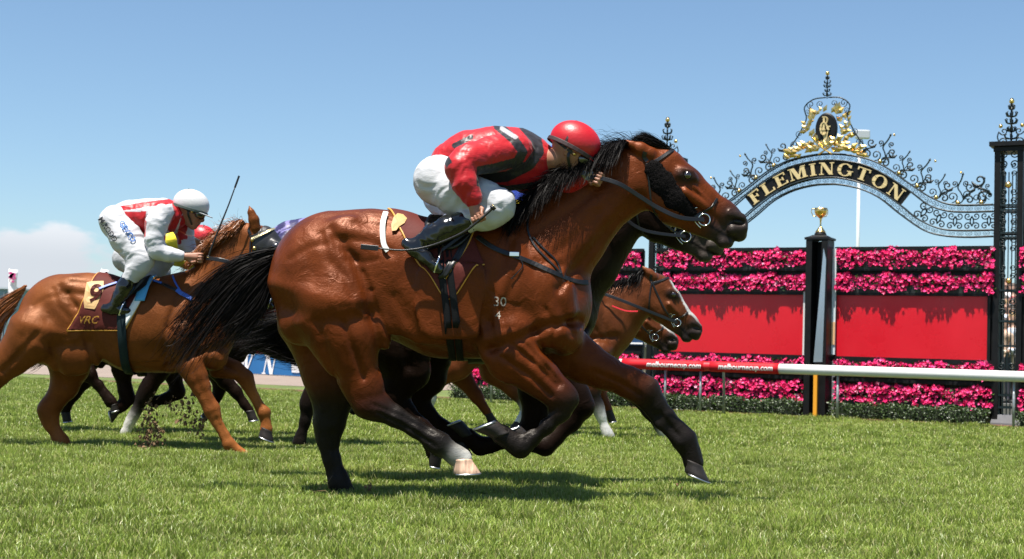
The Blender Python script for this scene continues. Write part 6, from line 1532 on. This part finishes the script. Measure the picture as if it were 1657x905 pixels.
def silkE(x, y, V):
    C = np.tile(WHI, (len(x), 1)); dn = (poly_dist(x, y, [(262, 345), (252, 362), (250, 388), (254, 408), (292, 414)]) > 15) | (V[:, 1] > 11.25)
    C[in_poly(x, y, [(194, 343), (237, 342), (235, 356), (246, 370), (241, 387), (214, 374), (196, 357)]) & dn] = RED
    for pts, w in (([(194, 338), (235, 331), (276, 326)], 4.2), ([(284, 326), (289, 345), (278, 370)], 6.5), ([(298, 352), (292, 376)], 4.5), ([(262, 384), (290, 392)], 4), ([(300, 362), (294, 380), (280, 388)], 6), ([(275, 385), (300, 384)], 4)):
        C[(poly_dist(x, y, pts) < w) & dn] = RED
    return C
JE = Jockey(11.25, SE, h=.0070); JE.build('jockey in white and red striped silks, white cap and dark goggles on the chestnut', g2, silkE, (.50, .50, .50), bandcol=(.04, .06, .05))
INKB = mat('blue_ink', (.03, .14, .42), .6); INKK = mat('black_ink', (.03, .03, .035), .6)
surf_text(JE.hit, 'M.RODD', 176, 372, 11.5, .98, INKK, JE.root, 'lettering', .012, .25); surf_text(JE.hit, 'GEVCO', 206, 376, 11.5, .98, INKB, JE.root, 'lettering', .012, .35)
whip([(338, 416, 11.05), (342, 402, 11.04), (356, 366, 11.04), (369, 334, 11.05), (380, 304, 11.06)], (.010, .0045), 'thin black whip held upright by the jockey in white', 0)
# tack of the chestnut
o, V, F_ = drape(E, 'saddlecloth', lambda u, v: 158 + 92 * u - abs(2 * v - 1) ** 1.3 * (36 - 2 * u), lambda u, v: (2 * v - 1) * (98 - 2 * u), 16, 44, MAROON, .009, .005, 530)
edge_tube(E, 'braid', V, list(range(45)), .006, GOLDC, o); edge_tube(E, 'braid', V, [i * 45 for i in range(17)], .006, GOLDC, o); edge_tube(E, 'braid', V, [16 * 45 + j for j in range(45)], .008, GOLDC, o); edge_tube(E, 'braid', V, [i * 45 + 44 for i in range(17)], .008, GOLDC, o)
NP = mat('number_pad', (.52, .32, .13), .6)
patch(E, 'number_pad', [(141, 459), (150, 457), (168, 457), (168, 470), (160, 490), (154, 501), (138, 499), (136, 488), (139, 470)], NP, .018, o)
surf_text(E.hit, '9', 152, 478, 40, .12, MAROON, o, 'number', .021, .9, .2)
surf_text(E.hit, 'VRC', 143, 518, 17, .02, GOLDC, o, 'lettering', .018, .2, .3)
UNDER = mat('white_cloth', (.75, .75, .72), .6)
o, V, F_ = drape(E, 'saddle_pad', lambda u, v: 238 + 12 * u - abs(2 * v - 1) ** 1.5 * 34, lambda u, v: (2 * v - 1) * 92, 3, 40, UNDER, .014, .006, 530)
drape(E, 'blue_cloth', lambda u, v: 234 + 16 * u - abs(2 * v - 1) * 6, lambda u, v: (2 * v - 1) * 48, 3, 24, mat('light_blue', (.08, .36, .62), .5), .020, .005, 530)
drape(E, 'saddle', lambda u, v: 196 + 46 * u, lambda u, v: (2 * v - 1) * (22 + 16 * math.sin(u * 3)), 12, 24, mat('dull_leather', (.006, .0055, .0055), .6, spec=.25), .020, .012, 530)
drape(E, 'girth', lambda u, v: 200 + 14 * u + 8 * (1 - math.cos((2 * v - 1) * math.pi)) / 2, lambda u, v: -180 + 360 * v, 2, 60, mat('green_webbing', (.006, .016, .020), .6, spec=.2), .016, .005, 530)
E.strap('breastplate', [(240, 450), (262, 460), (285, 470), (305, 482)], .030, LEATH); E.strap('blue_strap', [(161, 470), (178, 464), (192, 460)], .020, BLUEW, lift=.022); E.strap('blue_strap', [(222, 450), (244, 455), (262, 460)], .020, BLUEW, lift=.010); E.strap('blue_strap', [(285, 470), (298, 478), (312, 486)], .034, BLUEW, lift=.008)
E.strap('blue_strap', [(280, 448), (284, 460), (292, 472)], .014, BLUEW, lift=.008)
br, bit = bridle(E, nose=False)
free_rein(E, 'rein', [at(334, 418, 11.05), at(352, 420, 10.98), at(372, 425, 10.98), at(390, 434, 11.0), at(415, 440, 11.05)], [.032] * 33, LEATH)
# blinker hood : a cloth shell a few mm proud of the head
def hood(h, colr):
    V = h.V; K, (px, py, ang, kk) = h.tf, h.head; x, y = project(V); a = -(ang - HANG); dx, dy = (x - px) / kk, (y - py) / kk
    u = POLL[0] + dx * math.cos(a) - dy * math.sin(a); v = POLL[1] + dx * math.sin(a) + dy * math.cos(a)
    ins = in_poly(u, v, [(1052, 262), (1072, 240), (1100, 238), (1142, 285), (1128, 310), (1100, 340), (1070, 365), (1048, 345), (1052, 300)]) & (np.abs(V[:, 1] - h.D) < .16)
    keep = ins[h.Q].all(1); Q = h.Q[keep]; ids = np.unique(Q); rm = -np.ones(len(V), int); rm[ids] = np.arange(len(ids))
    nrm = np.zeros_like(V); 
    fn = np.cross(V[h.Q[:, 2]] - V[h.Q[:, 0]], V[h.Q[:, 3]] - V[h.Q[:, 1]])
    for c in range(4): np.add.at(nrm, h.Q[:, c], fn)
    nrm /= np.linalg.norm(nrm, axis=1)[:, None] + 1e-9
    W = V[ids] + nrm[ids] * .008
    o = link(mesh_np('blinker_hood', W, rm[Q]), 'blinker_hood', mat('hood_cloth', (.018, .017, .018), .42, bump=.001, bscale=150), h.root); o.modifiers.new('thick', 'SOLIDIFY').thickness = .003
    for sd in (-1, 1):
        c, n = h.hit(*h.H(1112, 286)) if sd < 0 else (None, None)
        c = h.P(*h.H(1110, 286), sd * .085 * sc_of(h)); f = Field(.007); ax = (h.P(*h.H(1130, 300)) - h.P(*h.H(1100, 275))).normalized()
        f.ell(c, ax, .060, .046, .050, .01); f.ell(c + ax * .045 + Vector((0, sd * .02, 0)), ax, .050, .040, .044, .008, sub=True)
        V2, Q2, _ = f.mesh(); link(mesh_np('blinker_cup', V2, Q2), 'blinker_cup', mat('cup_plastic', (.02, .02, .022), .2, coat=.5), h.root)
hood(E, None)
E.strap('bead_browband', [E.H(1052, 272), E.H(1066, 264), E.H(1082, 254), E.H(1097, 245)], .020, mat('brass_bead', (.75, .62, .36), .3, .8, bump=.004, bscale=120), lift=.016)
for x, y in ((1053, 274), (1060, 292)):
    c, n = E.hit(*E.H(x, y)); MB().ball(c + n * .018, .017, 8).build('brass_stud', mat('brass', (.7, .5, .2), .3, 1), E.root, True)
# clods of turf thrown up by the hooves
r = random.Random(31); mb = MB()
for x, y, s_, n in ((241, 668, .07, 60), (243, 690, .08, 90), (248, 712, .11, 170), (230, 720, .08, 80), (254, 738, .07, 70), (309, 680, .09, 110), (325, 690, .06, 60), (276, 657, .04, 20), (290, 662, .05, 30), (245, 655, .05, 30), (520, 800, .05, 30), (600, 790, .04, 16), (1100, 790, .03, 8)):
    c = at(x, y, 11.2 if y < 760 else 8.3)
    for _ in range(int(n * .7)):
        o_ = Vector((r.gauss(0, .8), r.gauss(0, .8), r.gauss(0, 1.6))) * s_ * .6; rad = .0025 + .012 * r.random() ** 3; i0 = len(mb.v); mb.ball(c + o_, rad, 3)
        for i in range(i0, len(mb.v)): mb.v[i] = tuple(Vector(mb.v[i]) + Vector((r.gauss(0, 1), r.gauss(0, 1), r.gauss(0, 1))) * rad * .4)
        if r.random() < .35: d = Vector((r.gauss(0, 1), r.gauss(0, 1), r.gauss(0, 1))).normalized() * .05; mb.tube([c + o_, c + o_ + d], [.002, .0008], 3)
tag(mb.build('flying_turf', mat('clod_earth', (.17, .10, .05), .95, noise=.5, nscale=60)), 'crumbs of brown earth and roots thrown up by the hooves', kind='stuff')
